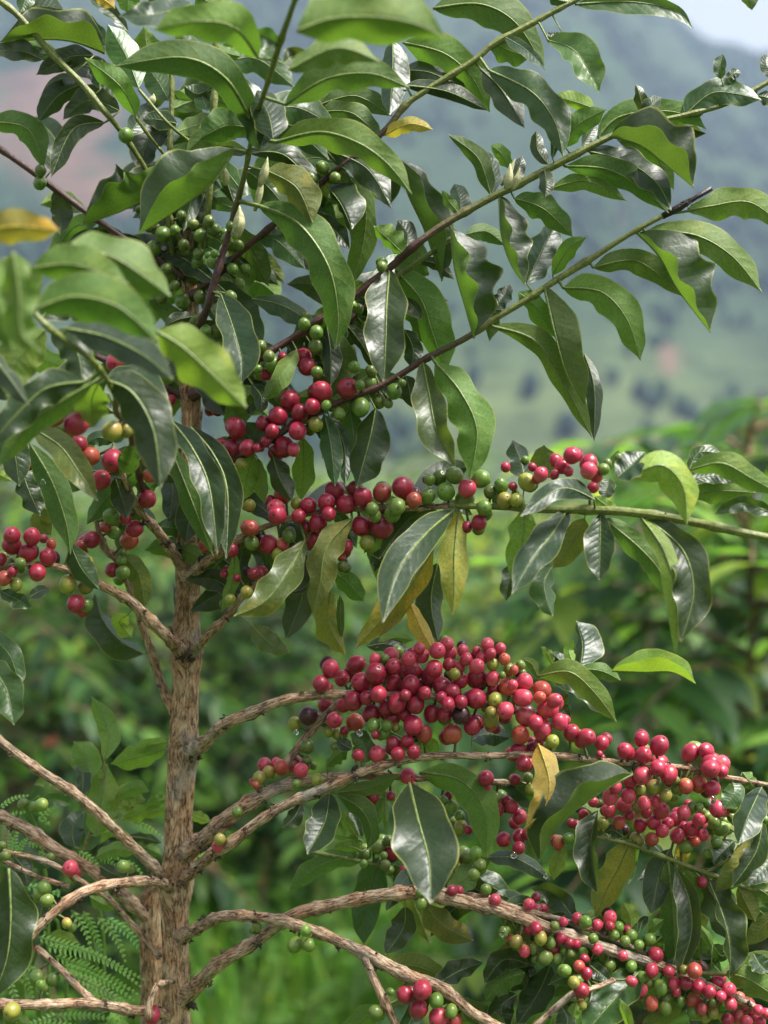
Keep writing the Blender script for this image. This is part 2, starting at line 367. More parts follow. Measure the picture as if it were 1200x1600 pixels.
VAR = [bush_meshes(11, 1.7, 'dark'), bush_meshes(12, 1.5, 'mid'), bush_meshes(13, 1.3, 'lime', .11, 40), bush_meshes(14, 1.9, 'dark', .15, 50, .75, .2), bush_meshes(15, 1.6, 'mid', .14, 64, .7)]
def bush(px, d, var, s, label, rz=0, group='coffee bushes growing behind the tree'):
    x = (px - 600) * S * d; z = terrain(x, d); r = empty('coffee_bush', (x, d, z - .02), label, 'coffee bush', group); r.rotation_euler.z = rz; r.scale = (s, s, s)
    for nm, me in zip(('trunk', 'crown', 'cherries'), VAR[var]):
        o = bpy.data.objects.new(nm, me); C.objects.link(o); o.parent = r
        if nm != 'trunk': o['kind'] = 'stuff'
BUSHES = [
 (1170, 2.7, 4, 1.0, 'blurred nearest bush with large yellow-green and dark leaves at the right edge'),
 (1010, 3.6, 0, .80, 'dark blurred bush below the long hanging leaf at the right'),
 (1260, 4.4, 3, .92, 'dark bush half cut off by the right edge, low down'),
 (880, 6.2, 3, .78, 'dark bush behind the right end of the big cherry cluster'),
 (760, 11.0, 2, 1.25, 'lime green bush behind the hanging leaves near the centre'),
 (640, 12.5, 1, 1.3, 'mid green bush left of the lime one, near the centre'),
 (880, 13.5, 2, 1.3, 'yellowish bush standing against the pale valley at centre right'),
 (420, 5.0, 3, .72, 'dark bush right of the trunk, above the lower branches'),
 (560, 6.4, 0, .72, 'low dark bush behind the dangling yellowing leaves'),
 (180, 4.6, 3, .76, 'dark bush left of the trunk, behind the bare fork'),
 (20, 4.0, 0, .80, 'dark bush at the left edge below the cherry cluster'),
 (330, 8.5, 3, .92, 'bush seen in the gap just right of the upper trunk'),
 (120, 8.0, 4, .95, 'mid green bush seen through the leaves left of the trunk'),
 (480, 10.5, 4, 1.15, 'bush behind the crowded middle branches, right of the trunk'),
 (250, 11.5, 1, 1.25, 'bush behind the top of the trunk, beneath the green stems'),
 (1080, 9.0, 4, 1.15, 'mid green bush in front of the pale valley, right side'),
 (1190, 7.2, 3, 1.05, 'dark bush behind the nearest one at the right edge'),
 (0, 10.0, 4, 1.2, 'bush at the far left behind the blurred near leaves'),
 (980, 16.0, 1, 1.6, 'small round looking bush far off at centre right'),
 (700, 17.0, 0, 1.6, 'dark far bush between the lime ones'),
]
for k, b_ in enumerate(BUSHES): bush(*b_[:4], label=b_[4], rz=k * 1.3)
random.seed(7)

# ------------------------------------------------------------------ bracken ferns at the lower left
def pinna(mb, x0, y0, x1, y1, d, ll, col, rf, sp=7.5):
    L = math.hypot(x1 - x0, y1 - y0); ux, uy = (x1 - x0) / L, (y1 - y0) / L; nx, ny = uy, -ux; bow = rf.uniform(.03, .10) * L
    dz = rf.uniform(-.1, .15) * L * S
    def ax(t): k = math.sin(math.pi * t) * bow; return (x0 + (x1 - x0) * t + nx * k, y0 + (y1 - y0) * t + ny * k, d + dz * t * t)
    tube(mb, [P(*ax(i / 12)) for i in range(13)], [.0006 * (1 - .8 * i / 12) for i in range(13)], 5, 0, c1=(.2, .34, .12, .1), c2=(.2, .34, .12, 1))
    n = int(L / sp)
    for k in range(n):
        t = (k + .6) / n; px, py, pd = ax(t); l = ll * (1 - t) ** .7 * min(1, .6 + 2 * t) + 1.2; hw = sp * .36
        for s in (-1, 1):
            dx, dy = nx * s * .92 + ux * .45, ny * s * .92 + uy * .45; z1 = rf.uniform(-.25, .15) * l * S
            vs = [P(px - ux * hw, py - uy * hw, pd), P(px + ux * hw, py + uy * hw, pd)]
            for q, w_ in ((.4, .8), (.75, .55)):
                vs += [P(px + dx * l * q + ux * hw * w_, py + dy * l * q + uy * hw * w_, pd + z1 * q), P(px + dx * l * q - ux * hw * w_, py + dy * l * q - uy * hw * w_, pd + z1 * q)]
            vs.append(P(px + dx * l + ux * l * .12, py + dy * l + uy * l * .12, pd + z1))
            fs = [(0, 1, 2, 3), (3, 2, 4, 5), (5, 4, 6)]
            if s > 0: fs = [f[::-1] for f in fs]
            mb.add(vs, fs, 0, None, col, (col[0] * 1.1, col[1] * 1.1, col[2] * 1.1, 1))
FCOL = [(.31, .52, .16, .1), (.38, .60, .23, .1), (.25, .46, .12, .1)]
def fern(label, root, fr_):
    r = empty('fern', root, label, 'fern', 'bracken ferns beside the trunk'); rf = random.Random(4)
    for k, (rach, pins) in enumerate(fr_):
        mb = MB()
        for i, p_ in enumerate(pins):
            pinna(mb, *p_[:4], p_[4], p_[5], tuple(c * rf.uniform(.85, 1.1) for c in FCOL[(i + k) % 3][:3]) + (.1,), rf, p_[6] if len(p_) > 6 else 7.5)
        pts = [P(x, y, d) for x, y, d in rach]; tube(mb, [Vector((root[0] * .9 + pts[0].x * .1, root[1], 0)), Vector((pts[0].x, pts[0].y + .06, pts[0].z * .6))] + [pts[0] + Vector((0, .03, -.05))] + pts, [.003, .0024, .0016] + [.0013] * len(pts), 6, 0, c1=(.12, .2, .05, .2), c2=(.2, .3, .08, 1))
        mb.build('frond', LEAF2, r)
fx = P(120, 1500, 1.2)
fern('bracken fern with broad fronds under the left fork of the trunk', (fx.x, 1.17, 0), [
 ([(48, 1520, 1.12), (58, 1480, 1.1), (75, 1470, 1.08)], [(60 + 13 * i, 1464 + 15 * i, 226 - 5 * i, 1532 + 11 * i, 1.07 + .003 * i, 12) for i in range(7)]),
 ([(150, 1500, 1.14), (140, 1440, 1.11), (112, 1424, 1.09)], [(112, 1424, 142, 1484, 1.09, 10), (130, 1424, 160, 1486, 1.09, 11), (153, 1434, 196, 1504, 1.092, 11), (166, 1434, 228, 1500, 1.095, 11), (190, 1440, 232, 1480, 1.10, 9)]),
 ([(60, 1570, 1.12), (40, 1530, 1.11), (30, 1520, 1.10)], [(30, 1520, 52, 1560, 1.10, 9), (45, 1508, 75, 1555, 1.10, 9), (15, 1535, 30, 1590, 1.10, 9), (80, 1590, 200, 1600, 1.11, 9), (70, 1600, 160, 1625, 1.11, 9), (90, 1585, 30, 1600, 1.11, 9)])])
fx = P(40, 1300, 1.25)
fern('bracken fern with small curling fronds behind the upper left branches', (fx.x, 1.22, 0), [
 ([(20, 1360, 1.13), (22, 1330, 1.11), (20, 1300, 1.10)], [(20, 1335, 15, 1297, 1.10, 8, 5), (22, 1332, 30, 1295, 1.10, 8, 5), (24, 1338, 48, 1305, 1.10, 7, 5), (10, 1340, -8, 1310, 1.1, 7, 5)]),
 ([(60, 1300, 1.14), (40, 1260, 1.12), (60, 1245, 1.11)], [(0, 1262, 45, 1243, 1.11, 5, 6), (30, 1262, 75, 1250, 1.12, 5, 6), (60, 1285, 85, 1262, 1.11, 6, 6), (70, 1275, 105, 1240, 1.12, 5, 6), (78, 1290, 60, 1262, 1.11, 5, 6), (5, 1280, 40, 1268, 1.12, 6, 6)]),
 ([(150, 1380, 1.13), (130, 1345, 1.11), (120, 1335, 1.10)], [(42, 1318, 80, 1328, 1.10, 6, 5), (60, 1330, 78, 1350, 1.1, 6, 5), (122, 1330, 158, 1362, 1.10, 8, 6), (155, 1340, 185, 1356, 1.10, 7, 5), (160, 1338, 190, 1345, 1.1, 6, 5), (210, 1285, 255, 1310, 1.1, 5, 6), (195, 1345, 225, 1372, 1.11, 6, 6)]),
 ([(90, 1440, 1.13), (60, 1410, 1.12), (50, 1400, 1.11)], [(50, 1400, 95, 1430, 1.11, 8), (40, 1385, 100, 1405, 1.11, 8), (60, 1420, 70, 1460, 1.11, 8), (85, 1400, 95, 1390, 1.11, 6)])])
# ------------------------------------------------------------------ the coffee tree
TILE = dict(A=(0, 0), B=(400, 0), C=(800, 0), D=(0, 400), E=(400, 400), F=(800, 400), G=(0, 800), H=(400, 800), I=(800, 800), J=(0, 1200), K=(400, 1200), M=(800, 1200), Z=(0, 0))
# branches: kind | photo x, photo y, radius, distance
# kind: o old bark, m smooth red brown, g green, and mixed (m>g)
BR = '''
o 300,1175,14,1.03;345,1140,11,1.01;385,1118,10,1.0;440,1095,9,.99;520,1085,8,.985;620,1085,6,.98;720,1095,6,.98;800,1110,5,.98
o 290,1335,15,1.04;345,1290,14,1.02;400,1250,12,1.01;450,1227,11,1.01;520,1217,8,1.01;580,1212,7,1.01;660,1215,6,1.02;750,1222,6,1.02;830,1228,5,1.02
o 290,1372,11,1.03;350,1325,10,1.0;400,1285,9,.99;450,1255,9,.985;510,1228,8,.98;560,1205,8,.98;620,1190,7,.98;700,1180,6,.98;800,1180,6,.98;880,1183,6,.98;980,1190,5,.98;1080,1200,5,.98;1140,1215,5,.98;1215,1228,4,.98
o 440,1205,7,1.02;480,1150,7,1.02;520,1105,7,1.02;545,1080,6,1.02
o 285,1458,11,1.04;340,1437,10,1.01;400,1432,9,.99;450,1440,10,.98;520,1465,10,.97;570,1490,11,.97;635,1525,11,.96;690,1545,10,.96;740,1580,9,.96;800,1612,9,.96
o 570,1490,8,.97;587,1530,8,.965;605,1570,8,.96;628,1620,8,.96
o 285,1560,14,1.04;345,1505,12,1.02;400,1470,11,1.01;460,1430,11,1.0;530,1410,11,.99;600,1397,12,.98;650,1395,12,.98;690,1402,13,.98;750,1415,12,.98;800,1428,11,.98;870,1452,10,.98;940,1480,10,.98;1010,1505,9,.98;1060,1520,8,.98;1130,1550,7,.98;1210,1590,6,.98
o 690,1398,6,.99;760,1405,6,.99;820,1422,5,.99;880,1437,5,.99;940,1460,5,.99;1010,1490,4,.99
o 830,1608,5,.95;885,1560,6,.95;920,1545,5,.95;955,1531,4,.96
o 285,1018,12,1.04;262,995,11,1.02;220,955,10,1.0;190,930,9,.99;155,910,8,.98;100,888,6,.97;50,880,5,.96;-10,885,4,.96
o 270,1150,8,1.05;255,1080,8,1.06;240,1025,8,1.05;225,985,7,1.04;210,935,6,1.03;185,880,6,1.02;165,855,6,1.01;150,815,4,1.0
o 280,885,9,1.05;262,850,9,1.03;240,820,8,1.01;215,790,6,.99;190,740,5,.97;175,700,5,.96
o 300,1025,8,1.04;325,990,8,1.02;352,965,7,1.01;378,935,6,1.0;400,915,5,1.0;425,893,4,1.0
o 295,900,10,1.04;320,880,9,1.02;345,862,8,1.01;370,845,7,1.0;420,820,5,1.0;500,800,5,.99;600,795,5,.98;700,790,5,.97
g 700,790,4,.97;780,792,5,.96;850,796,6,.94;930,797,7,.93;1000,802,7,.92;1080,815,7,.91;1150,830,7,.9;1220,844,6,.9
m>g 297,748,6,1.04;350,725,6,1.02;400,700,6,1.0;483,650,5,.99;533,627,5,.98;600,600,5,.98;667,560,5,.98;730,527,5,.98;770,500,5,.98;820,470,5,.98;850,450,5,.98;905,415,6,.98;930,400,5,.98;985,365,4,.98;1040,335,4,.98
m>g 300,620,7,1.04;360,590,6,1.02;405,560,6,1.0;455,530,6,1.0;500,500,6,.99;545,470,6,.99;613,415,6,.99;647,385,6,.98;680,360,6,.98;720,335,6,.98;775,305,6,.98;800,293,6,.98;860,262,6,.98;945,218,5,.98;1000,195,4,.98;1070,180,4,.98;1140,160,4,.98;1215,120,4,.98
m>g 535,515,4,1.01;553,495,4,1.01;577,473,4,1.01;625,430,4,1.01;667,400,4,1.01;705,372,3,1.01
m -15,222,5,1.05;53,270,5,1.05;133,330,5,1.05;200,377,5,1.05;233,397,5,1.05;290,435,6,1.05
g -10,-5,5,1.0;27,23,5,1.0;80,83,5,1.0;127,130,5,1.0;160,170,5,1.0;187,203,4,1.01;225,260,4,1.03;262,330,4,1.04;292,400,5,1.05
g>m 468,-20,4,.80;440,60,5,.85;415,140,4,.90;398,190,4,.94;385,260,4,.97;370,320,5,.99;350,390,5,1.0;335,440,6,1.0;320,490,6,1.01;300,535,7,1.04
m>g 300,470,6,1.04;345,425,5,1.03;375,395,5,1.02;440,340,5,1.01;505,283,5,1.01;540,255,5,1.0;600,205,5,1.0;633,165,5,1.0;660,145,5,1.0;740,95,5,1.0;770,70,5,1.0;840,32,5,1.0;875,13,4,1.0;930,-15,4,1.0
m 150,556,5,1.05;225,590,5,1.05;290,622,6,1.05
g>m 55,490,4,.78;80,515,5,.78;140,560,5,.80;165,590,4,.82;180,620,4,.84;182,645,5,.86;200,665,5,.88;212,720,5,.94;225,775,5,1.0
g 268,110,4,1.03;268,170,4,1.03;265,240,4,1.03;262,330,4,1.04;270,400,4,1.05
g 337,40,5,1.02;337,110,5,1.02;333,180,5,1.02;325,330,5,1.03;305,420,6,1.05
g 217,140,2.5,.99;260,190,2.5,.99;297,222,2.5,1.01
g 212,183,2.5,.99;235,215,2.5,1.0;258,243,2.5,1.02
o -10,1148,8,.97;60,1203,8,.97;123,1243,9,.98;187,1300,9,1.0;250,1368,10,1.03
o -10,1272,10,1.06;50,1300,11,1.06;100,1333,11,1.06;165,1375,12,1.07;200,1410,12,1.08;228,1445,11,1.09
o -10,1525,8,.95;45,1465,9,.96;110,1405,9,.97;160,1383,9,.99;235,1378,9,1.02;262,1390,9,1.04
o -10,1568,9,.97;60,1570,9,.98;140,1570,9,.99;215,1578,9,1.02;262,1585,9,1.04
o -10,1328,4,1.02;15,1333,4,1.02;75,1350,5,1.02;120,1375,5,1.03;170,1405,5,1.04;200,1435,5,1.05;250,1495,5,1.06
o 5,1345,4,1.03;60,1372,4,1.03;110,1385,5,1.03
o 55,1480,5,1.04;100,1520,6,1.03;145,1562,6,1.0
o 232,1590,6,.99;236,1560,5,.99;248,1535,5,1.0;262,1525,5,1.03
g 915,1300,2.5,1.0;935,1308,3,1.0;987,1320,3.5,1.0;1040,1340,3.5,1.0;1100,1363,4,1.0;1127,1373,3.5,1.0;1170,1388,3,1.0;1215,1395,3,1.0
g 1105,1363,3,1.0;1145,1335,2.5,1.0;1170,1290,2.5,1.0;1190,1235,3,.99
g 1080,1520,3,.98;1150,1523,3.5,.98;1215,1535,4,.98
g 560,1216,2.5,1.0;520,1237,3,1.0;480,1250,3,1.0
g 480,1330,2.5,1.05;560,1345,3,1.05;620,1360,3,1.05;690,1385,4,1.03
g 130,1330,3,1.08;145,1290,3,1.08;160,1230,2.5,1.08;163,1180,2,1.08
'''
COLB = {'m': (.085, .035, .03, 1), 'g': (.17, .20, .045, 1)}
tree = empty('coffee_tree', P(275, 800, 1.06) * 1, 'coffee tree in sharp focus with tan trunk and branches full of crimson and green cherries', 'coffee tree')
tb = P(275, 1620, 1.06); tree.location = (tb.x - .004, 1.06, 0)
def nz(x, y, z): return noise.noise(Vector((x, y, z)))
# trunk
tp = [(268, 3900, 52), (272, 3000, 46), (275, 2200, 38), (275, 1700, 29), (275, 1600, 24), (274, 1500, 22), (273, 1430, 23), (276, 1380, 28), (279, 1340, 25), (279, 1270, 22.5), (284, 1205, 24), (288, 1175, 27), (288, 1130, 23), (291, 1060, 22), (293, 1020, 27), (292, 980, 22), (293, 920, 20.5), (296, 895, 23), (294, 860, 20.5), (290, 800, 19), (292, 760, 18), (298, 735, 18), (300, 690, 15.5), (299, 640, 16), (297, 610, 17), (297, 560, 13.5), (296, 520, 13), (298, 470, 13), (292, 420, 11), (293, 380, 11), (296, 330, 9), (298, 300, 5)]
sm = crom(tp, 10); sm = [q for q in sm]
pts = [P(x, y, 1.06) for x, y, r in sm]
# resample finely
fp = []; fr = []
for i in range(len(sm) - 1):
    seg_len = (pts[i + 1] - pts[i]).length; k = max(1, int(seg_len / .0018)) if sm[i][1] < 1750 else 1
    for j in range(k):
        t = j / k; fp.append(pts[i].lerp(pts[i + 1], t)); fr.append((sm[i][2] * (1 - t) + sm[i + 1][2] * t) * S * 1.06)
for q in fp:
    if q.z < -.02: q.z = -.02
def trunk_disp(i, L, a, r):
    u = a * r
    cx, cy = math.cos(a), math.sin(a)
    f = nz(cx * 5, cy * 5, L * 9) * .07 + nz(cx * 11, cy * 11, L * 22 + 5) * .07
    f += nz(cx * 22, cy * 22, L * 45) * .045
    rdg = 1 - abs(nz(cx * 9, cy * 9, L * 14 + 40)) * 2
    return 1 + f + .05 * rdg
fr = [r * .91 for r in fr]
mb = MB(); tube(mb, fp, fr, 56, 0, disp=trunk_disp)
# peeling fibre flakes
for k in range(150):
    i = random.randrange(int(len(fp) * .12), len(fp) - 20); a = random.uniform(0, 2 * math.pi); ln = random.uniform(.004, .016); wd = random.uniform(.0008, .0022)
    ct = fp[i]; r = fr[i] * 1.05; d = Vector((math.cos(a), math.sin(a), 0)); tdir = Vector((-math.sin(a), math.cos(a), 0)); tdir += Vector((0, 0, random.uniform(-.3, .3)))
    p0 = ct + d * r * .96; lift = random.uniform(.0005, .003)
    vs = [p0 - tdir * wd, p0 + tdir * wd, p0 + Vector((0, 0, ln * .5)) + d * lift * .4 + tdir * wd, p0 + Vector((0, 0, ln * .5)) + d * lift * .4 - tdir * wd, p0 + Vector((0, 0, ln)) + d * lift]
    mb.add(vs, [(0, 1, 2, 3), (3, 2, 4)], 0, [(0, 0), (.002, 0), (.002, .005), (0, .005), (.001, .01)])
trunk = mb.build('trunk', BARK, tree)
# second stem fused at the left
tp2 = [(255, 3900, 36), (246, 2200, 26), (241, 1700, 20), (239, 1600, 19), (237, 1500, 18), (236, 1430, 17.5), (240, 1390, 15), (254, 1362, 11)]
sm2 = crom(tp2, 12); fp2 = []; fr2 = []
for i in range(len(sm2) - 1):
    a = P(sm2[i][0], sm2[i][1], 1.095); b = P(sm2[i + 1][0], sm2[i + 1][1], 1.095); k = max(1, int((b - a).length / .002)) if sm2[i][1] < 1750 else 1
    for j in range(k): fp2.append(a.lerp(b, j / k)); fr2.append((sm2[i][2] + (sm2[i + 1][2] - sm2[i][2]) * j / k) * S * 1.08)
for q in fp2: q.z = max(q.z, -.02)
mb = MB(); tube(mb, fp2, fr2, 44, 0, disp=trunk_disp); mb.build('stem', BARK, tree)

def spiky(mb, c, r, n=7, mi=1, col=(.035, .022, .016, 1)):
    for _ in range(n):
        d = Vector((random.gauss(0, 1), random.gauss(0, 1), random.gauss(0, 1))).normalized()
        o = c + d * r * .7; l = random.uniform(.3, .95) * r; s = d.cross(Vector((.3, .5, .8))).normalized() * r * random.uniform(.3, .6); q = d.cross(s).normalized() * s.length
        j = Vector((random.gauss(0, 1), random.gauss(0, 1), random.gauss(0, 1))) * r * .3
        mb.add([o - s, o + s * .6 + q, o + s * .6 - q, o + d * l + j], [(0, 1, 3), (1, 2, 3), (2, 0, 3), (2, 1, 0)], mi, None, col, col)
branches = []   # (object, [(x,y,d)] sampled)
for li, line in enumerate(l for l in BR.strip().split('\n')):
    kind, data = line.split(' ', 1)
    ctrl = [tuple(float(q) for q in p.split(',')) for p in data.split(';')]
    # root every limb in the heart of the trunk
    for e in (0, -1):
        x, y, r, d = ctrl[e]
        if 255 < x < 312 and y > 440 and d >= 1.03: ctrl[e] = (291 if y < 1300 else 277, y + (6 if kind == 'o' else 2), r * .9, 1.062)
        if 225 <= x <= 240 and y > 1360 and y < 1460 and d >= 1.08: ctrl[e] = (236, y, r, 1.096)
    s_ = crom(ctrl, 10); total = len(s_)
    pts = [P(x, y, d) for x, y, r, d in s_]
    fp = []; fr = []; fk = []
    for i in range(total - 1):
        k = max(1, int((pts[i + 1] - pts[i]).length / (.0022 if kind == 'o' else .003)))
        for j in range(k):
            t = j / k; fp.append(pts[i].lerp(pts[i + 1], t)); fr.append((s_[i][2] * (1 - t) + s_[i + 1][2] * t) * S * s_[i][3] * (.88 if kind == 'o' else 1)); fk.append((i + t) / (total - 1))
    fp.append(pts[-1]); fr.append(s_[-1][2] * S * s_[-1][3]); fk.append(1)
    if abs(ctrl[0][3] - 1.062) < 1e-6 or abs(ctrl[0][3] - 1.096) < 1e-6:
        L = 0
        for i in range(1, min(len(fp), 60)): L += (fp[i] - fp[i - 1]).length; fr[i] *= 1 + .55 * math.exp(-(L / .021) ** 2)
    sd_ = li * 13.7; node = .030 if kind == 'o' else .042
    def disp(i, L, a, r, sd_=sd_, node=node, kind=kind):
        ph = ((L + .01 + .004 * nz(L * 20, sd_, 0)) % node) / node
        b = math.exp(-((ph - .5) / .09) ** 2)
        if kind == 'o':
            return 1 + .26 * b + .07 * nz(math.cos(a) * 1.3 + sd_, math.sin(a) * 1.3, L * 60) + .08 * nz(math.cos(a) * 4 + sd_, math.sin(a) * 4, L * 240) + .07 * nz(math.cos(a) * 9 + sd_, math.sin(a) * 9, L * 500) + .10 * nz(sd_, 3, L * 28)
        return 1 + .28 * b + .04 * nz(math.cos(a) * 2 + sd_, math.sin(a) * 2, L * 80)
    mb = MB()
    # gentle wobble of the axis so old wood is not ruler straight
    if kind == 'o':
        L = 0
        for i in range(1, len(fp)):
            L += .0022; fp[i] = fp[i] + Vector((nz(L * 25, sd_, 1), nz(L * 25, sd_, 7), nz(L * 25, sd_, 4))) * .0022
    ks = kind.split('>')
    if kind == 'o': cols = (1, 1, 1, 1)
    else:
        ca = COLB[ks[0]]; cb = COLB[ks[-1]]; cols = []
        for i_, q in enumerate(fk):
            t = min(1, max(0, (q - .42) / .2)) if len(ks) > 1 else 0
            vv = 1 + .25 * nz(q * 12, sd_, 5)
            cols.append(tuple((a * (1 - t) + b * t) * vv for a, b in zip(ca[:3], cb[:3])) + (1,))
    tube(mb, fp, fr, 16 if kind == 'o' else 12, 0, c1=cols, disp=disp)
    # dried calyx bits at nodes
    L = 0; last = 0
    for i in range(1, len(fp)):
        L += (fp[i] - fp[i - 1]).length; ph = (L % node) / node
        if i - last > 4 and abs(ph - .5) < .06:
            last = i
            if kind == 'o' and random.random() < .85:
                for s_i in range(random.choice((1, 2, 2, 3))):
                    dd = Vector((random.uniform(-.4, .4), random.uniform(-1, .2), random.choice((-1, 1)) * random.uniform(.5, 1))).normalized()
                    spiky(mb, fp[i] + dd * fr[i] * .9, fr[i] * random.uniform(.4, .9), random.randint(7, 15), col=(.075, .05, .035, 1) if random.random() < .6 else (.18, .12, .075, 1))
            elif kind != 'o' and random.random() < .7:
                for sg in (-1, 1):
                    dd = Vector((random.uniform(-.3, .3), random.uniform(-.8, -.2), sg)).normalized()
                    spiky(mb, fp[i] + dd * fr[i] * .8, fr[i] * .45, 4, col=(.16, .20, .06, 1) if len(ks) > 1 or kind == 'g' else (.08, .05, .03, 1))
    o = mb.build('branch', [BARK2 if kind == 'o' else TWIG, DRY], tree)
    branches.append((o, [(x, y, d) for x, y, r, d in s_], [(p, r) for p, r in zip(fp, fr)]))
# broken dark tip of the long upper right branch
mb = MB(); tp3 = [P(1035, 338, .98), P(1060, 325, .98), P(1085, 310, .978), P(1112, 294, .975)]
tube(mb, tp3, [.0022, .0026, .0017, .0018], 10, 0, c1=(.028, .018, .02, 1))
for k in range(16): spiky(mb, P(random.uniform(1060, 1080), random.uniform(312, 328), .975), .0013, 2)
bt = mb.build('dead_tip', [TWIG, DRY], tree)
def nearest(x, y):
    best = (1e9, None, 1.0, 0, 0)
    for o, sm_, _ in branches:
        for bx, by, bd in sm_:
            q = (bx - x) ** 2 + (by - y) ** 2
            if q < best[0]: best = (q, o, bd, bx, by)
    return math.sqrt(best[0]), best[1], best[2], best[3], best[4]

# ------------------------------------------------------------------ leaves
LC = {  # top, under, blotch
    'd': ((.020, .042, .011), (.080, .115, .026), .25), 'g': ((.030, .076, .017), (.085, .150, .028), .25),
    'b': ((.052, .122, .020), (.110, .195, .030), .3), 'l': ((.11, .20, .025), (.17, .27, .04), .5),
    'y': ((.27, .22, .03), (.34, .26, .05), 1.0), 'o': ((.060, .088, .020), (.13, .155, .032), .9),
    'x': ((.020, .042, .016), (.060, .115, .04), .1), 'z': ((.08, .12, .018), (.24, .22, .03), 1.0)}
PT = [0, .05, .15, .28, .42, .56, .70, .82, .90, .95, 1.0]; PWD = [.03, .36, .74, .96, 1.04, 1.03, .92, .68, .38, .15, .03]
def prof(t):
    for i in range(len(PT) - 1):
        if t <= PT[i + 1]:
            q = (t - PT[i]) / (PT[i + 1] - PT[i]); return PWD[i] + (PWD[i + 1] - PWD[i]) * q
    return .02
def make_leaf(ctrl, wL, wR, side, col, dmid, tiltv, dbase, NL=26, NH=6, attach=None, rnd=random):
    """ctrl: photo points base..tip; widths in photo pixels; returns MB"""
    k = len(ctrl); dp = []
    for i in range(k):
        t = i / (k - 1); dp.append(dbase + dmid * min(1, t * 2.2))
    if dbase < .86: wL *= 1.2; wR *= 1.2
    cc = [(x, y, d) for (x, y), d in zip(ctrl, dp)]
    dense = crom(cc, 24)
    # arc-length resample
    acc = [0]
    for i in range(1, len(dense)): acc.append(acc[-1] + math.hypot(dense[i][0] - dense[i - 1][0], dense[i][1] - dense[i - 1][1]))
    LEN = acc[-1]; mids = []; j = 0
    for i in range(NL + 1):
        t = i / NL; t = t if t < .8 else .8 + (t - .8) * 1.0
        s = t * LEN
        while j < len(acc) - 2 and acc[j + 1] < s: j += 1
        q = (s - acc[j]) / max(1e-6, acc[j + 1] - acc[j]); mids.append(tuple(a + (b - a) * q for a, b in zip(dense[j], dense[j + 1])))
    W = max(abs(wL), abs(wR)) * 1.12
    y0 = ctrl[0][1]
    ph = rnd.uniform(0, 6.28); fq = rnd.uniform(4.2, 6.5); amp = rnd.uniform(.08, .28); ph2 = rnd.uniform(0, 6.28)
    wL *= 1.08; wR *= 1.08
    def sgn(w, other):
        if w < 0: return 1.0                       # folded behind
        if other < 0: return -1.0                  # the near half of a folded leaf
        return 0
    conv = 1 if side == 'U' else rnd.choice((1, 1, -1))
    tx, tn, rgh = [], [], []
    vs = []; uvs = []
    for i, (mx, my, md) in enumerate(mids):
        a = mids[max(i - 1, 0)]; b = mids[min(i + 1, NL)]; dx, dy = b[0] - a[0], b[1] - a[1]; l = math.hypot(dx, dy) or 1
        lx, ly = dy / l, -dx / l                   # screen left of travel (y down)
        t = i / NL; f = prof(t)
        md = md + tiltv * (y0 - my) * S
        f *= 1 + .05 * math.sin(9 * t + ph2) + .03 * math.sin(23 * t + ph)
        # keep foreshortened leaves full: wave of the blade along its length
        for jj in range(-NH, NH + 1):
            s = abs(jj) / NH; w = (wL if jj > 0 else wR) ; left = 1 if jj > 0 else -1
            sg = sgn(wL if jj > 0 else wR, wR if jj > 0 else wL)
            if sg == 0: sg = conv
            hidden = math.sqrt(max(0, W * W - w * w)) * f * S
            wave = math.sin(fq * math.pi * t + ph + (0 if jj > 0 else 1.7)) * amp * W * f * s * s
            off = w * f * (s - .06 * math.sin(s * math.pi)) + wave * .5 * (1 if w > 0 else -1)
            x = mx + lx * off * left; y = my + ly * off * left
            dd = md + sg * hidden * (s ** 1.25) + wave * S * .9
            dd += tiltv * (my - y) * S * .8
            if wL < 0 or wR < 0: dd += (.0006 if w < 0 else -.0006) * s
            vs.append(P(x, y, dd)); uvs.append(((jj / NH), t))
    n = 2 * NH + 1; fs = []
    for i in range(NL):
        for j in range(n - 1):
            a = i * n + j; q = (a, a + n, a + n + 1, a + 1)
            fs.append(q if side == 'T' else q[::-1])
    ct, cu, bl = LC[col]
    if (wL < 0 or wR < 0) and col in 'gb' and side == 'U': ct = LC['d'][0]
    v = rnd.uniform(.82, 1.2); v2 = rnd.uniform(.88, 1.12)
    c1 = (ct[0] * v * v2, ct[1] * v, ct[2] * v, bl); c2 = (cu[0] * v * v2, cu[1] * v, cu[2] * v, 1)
    mb = MB(); mb.add(vs, fs, 0, uvs, c1, c2)
    # petiole and midrib
    mp = [vs[i * n + NH] for i in range(0, NL + 1)]
    rr = max(.00045, LEN * S * .012)
    path = ([attach] if attach is not None else []) + mp
    rad = ([rr * 1.25] if attach is not None else []) + [rr * (1 - .86 * i / NL) for i in range(NL + 1)]
    tube(mb, path, rad, 6, 1, c1=(.17, .23, .06, 1) if col != 'y' else (.5, .4, .06, 1))
    return mb, LEN * (abs(wL) + abs(wR))
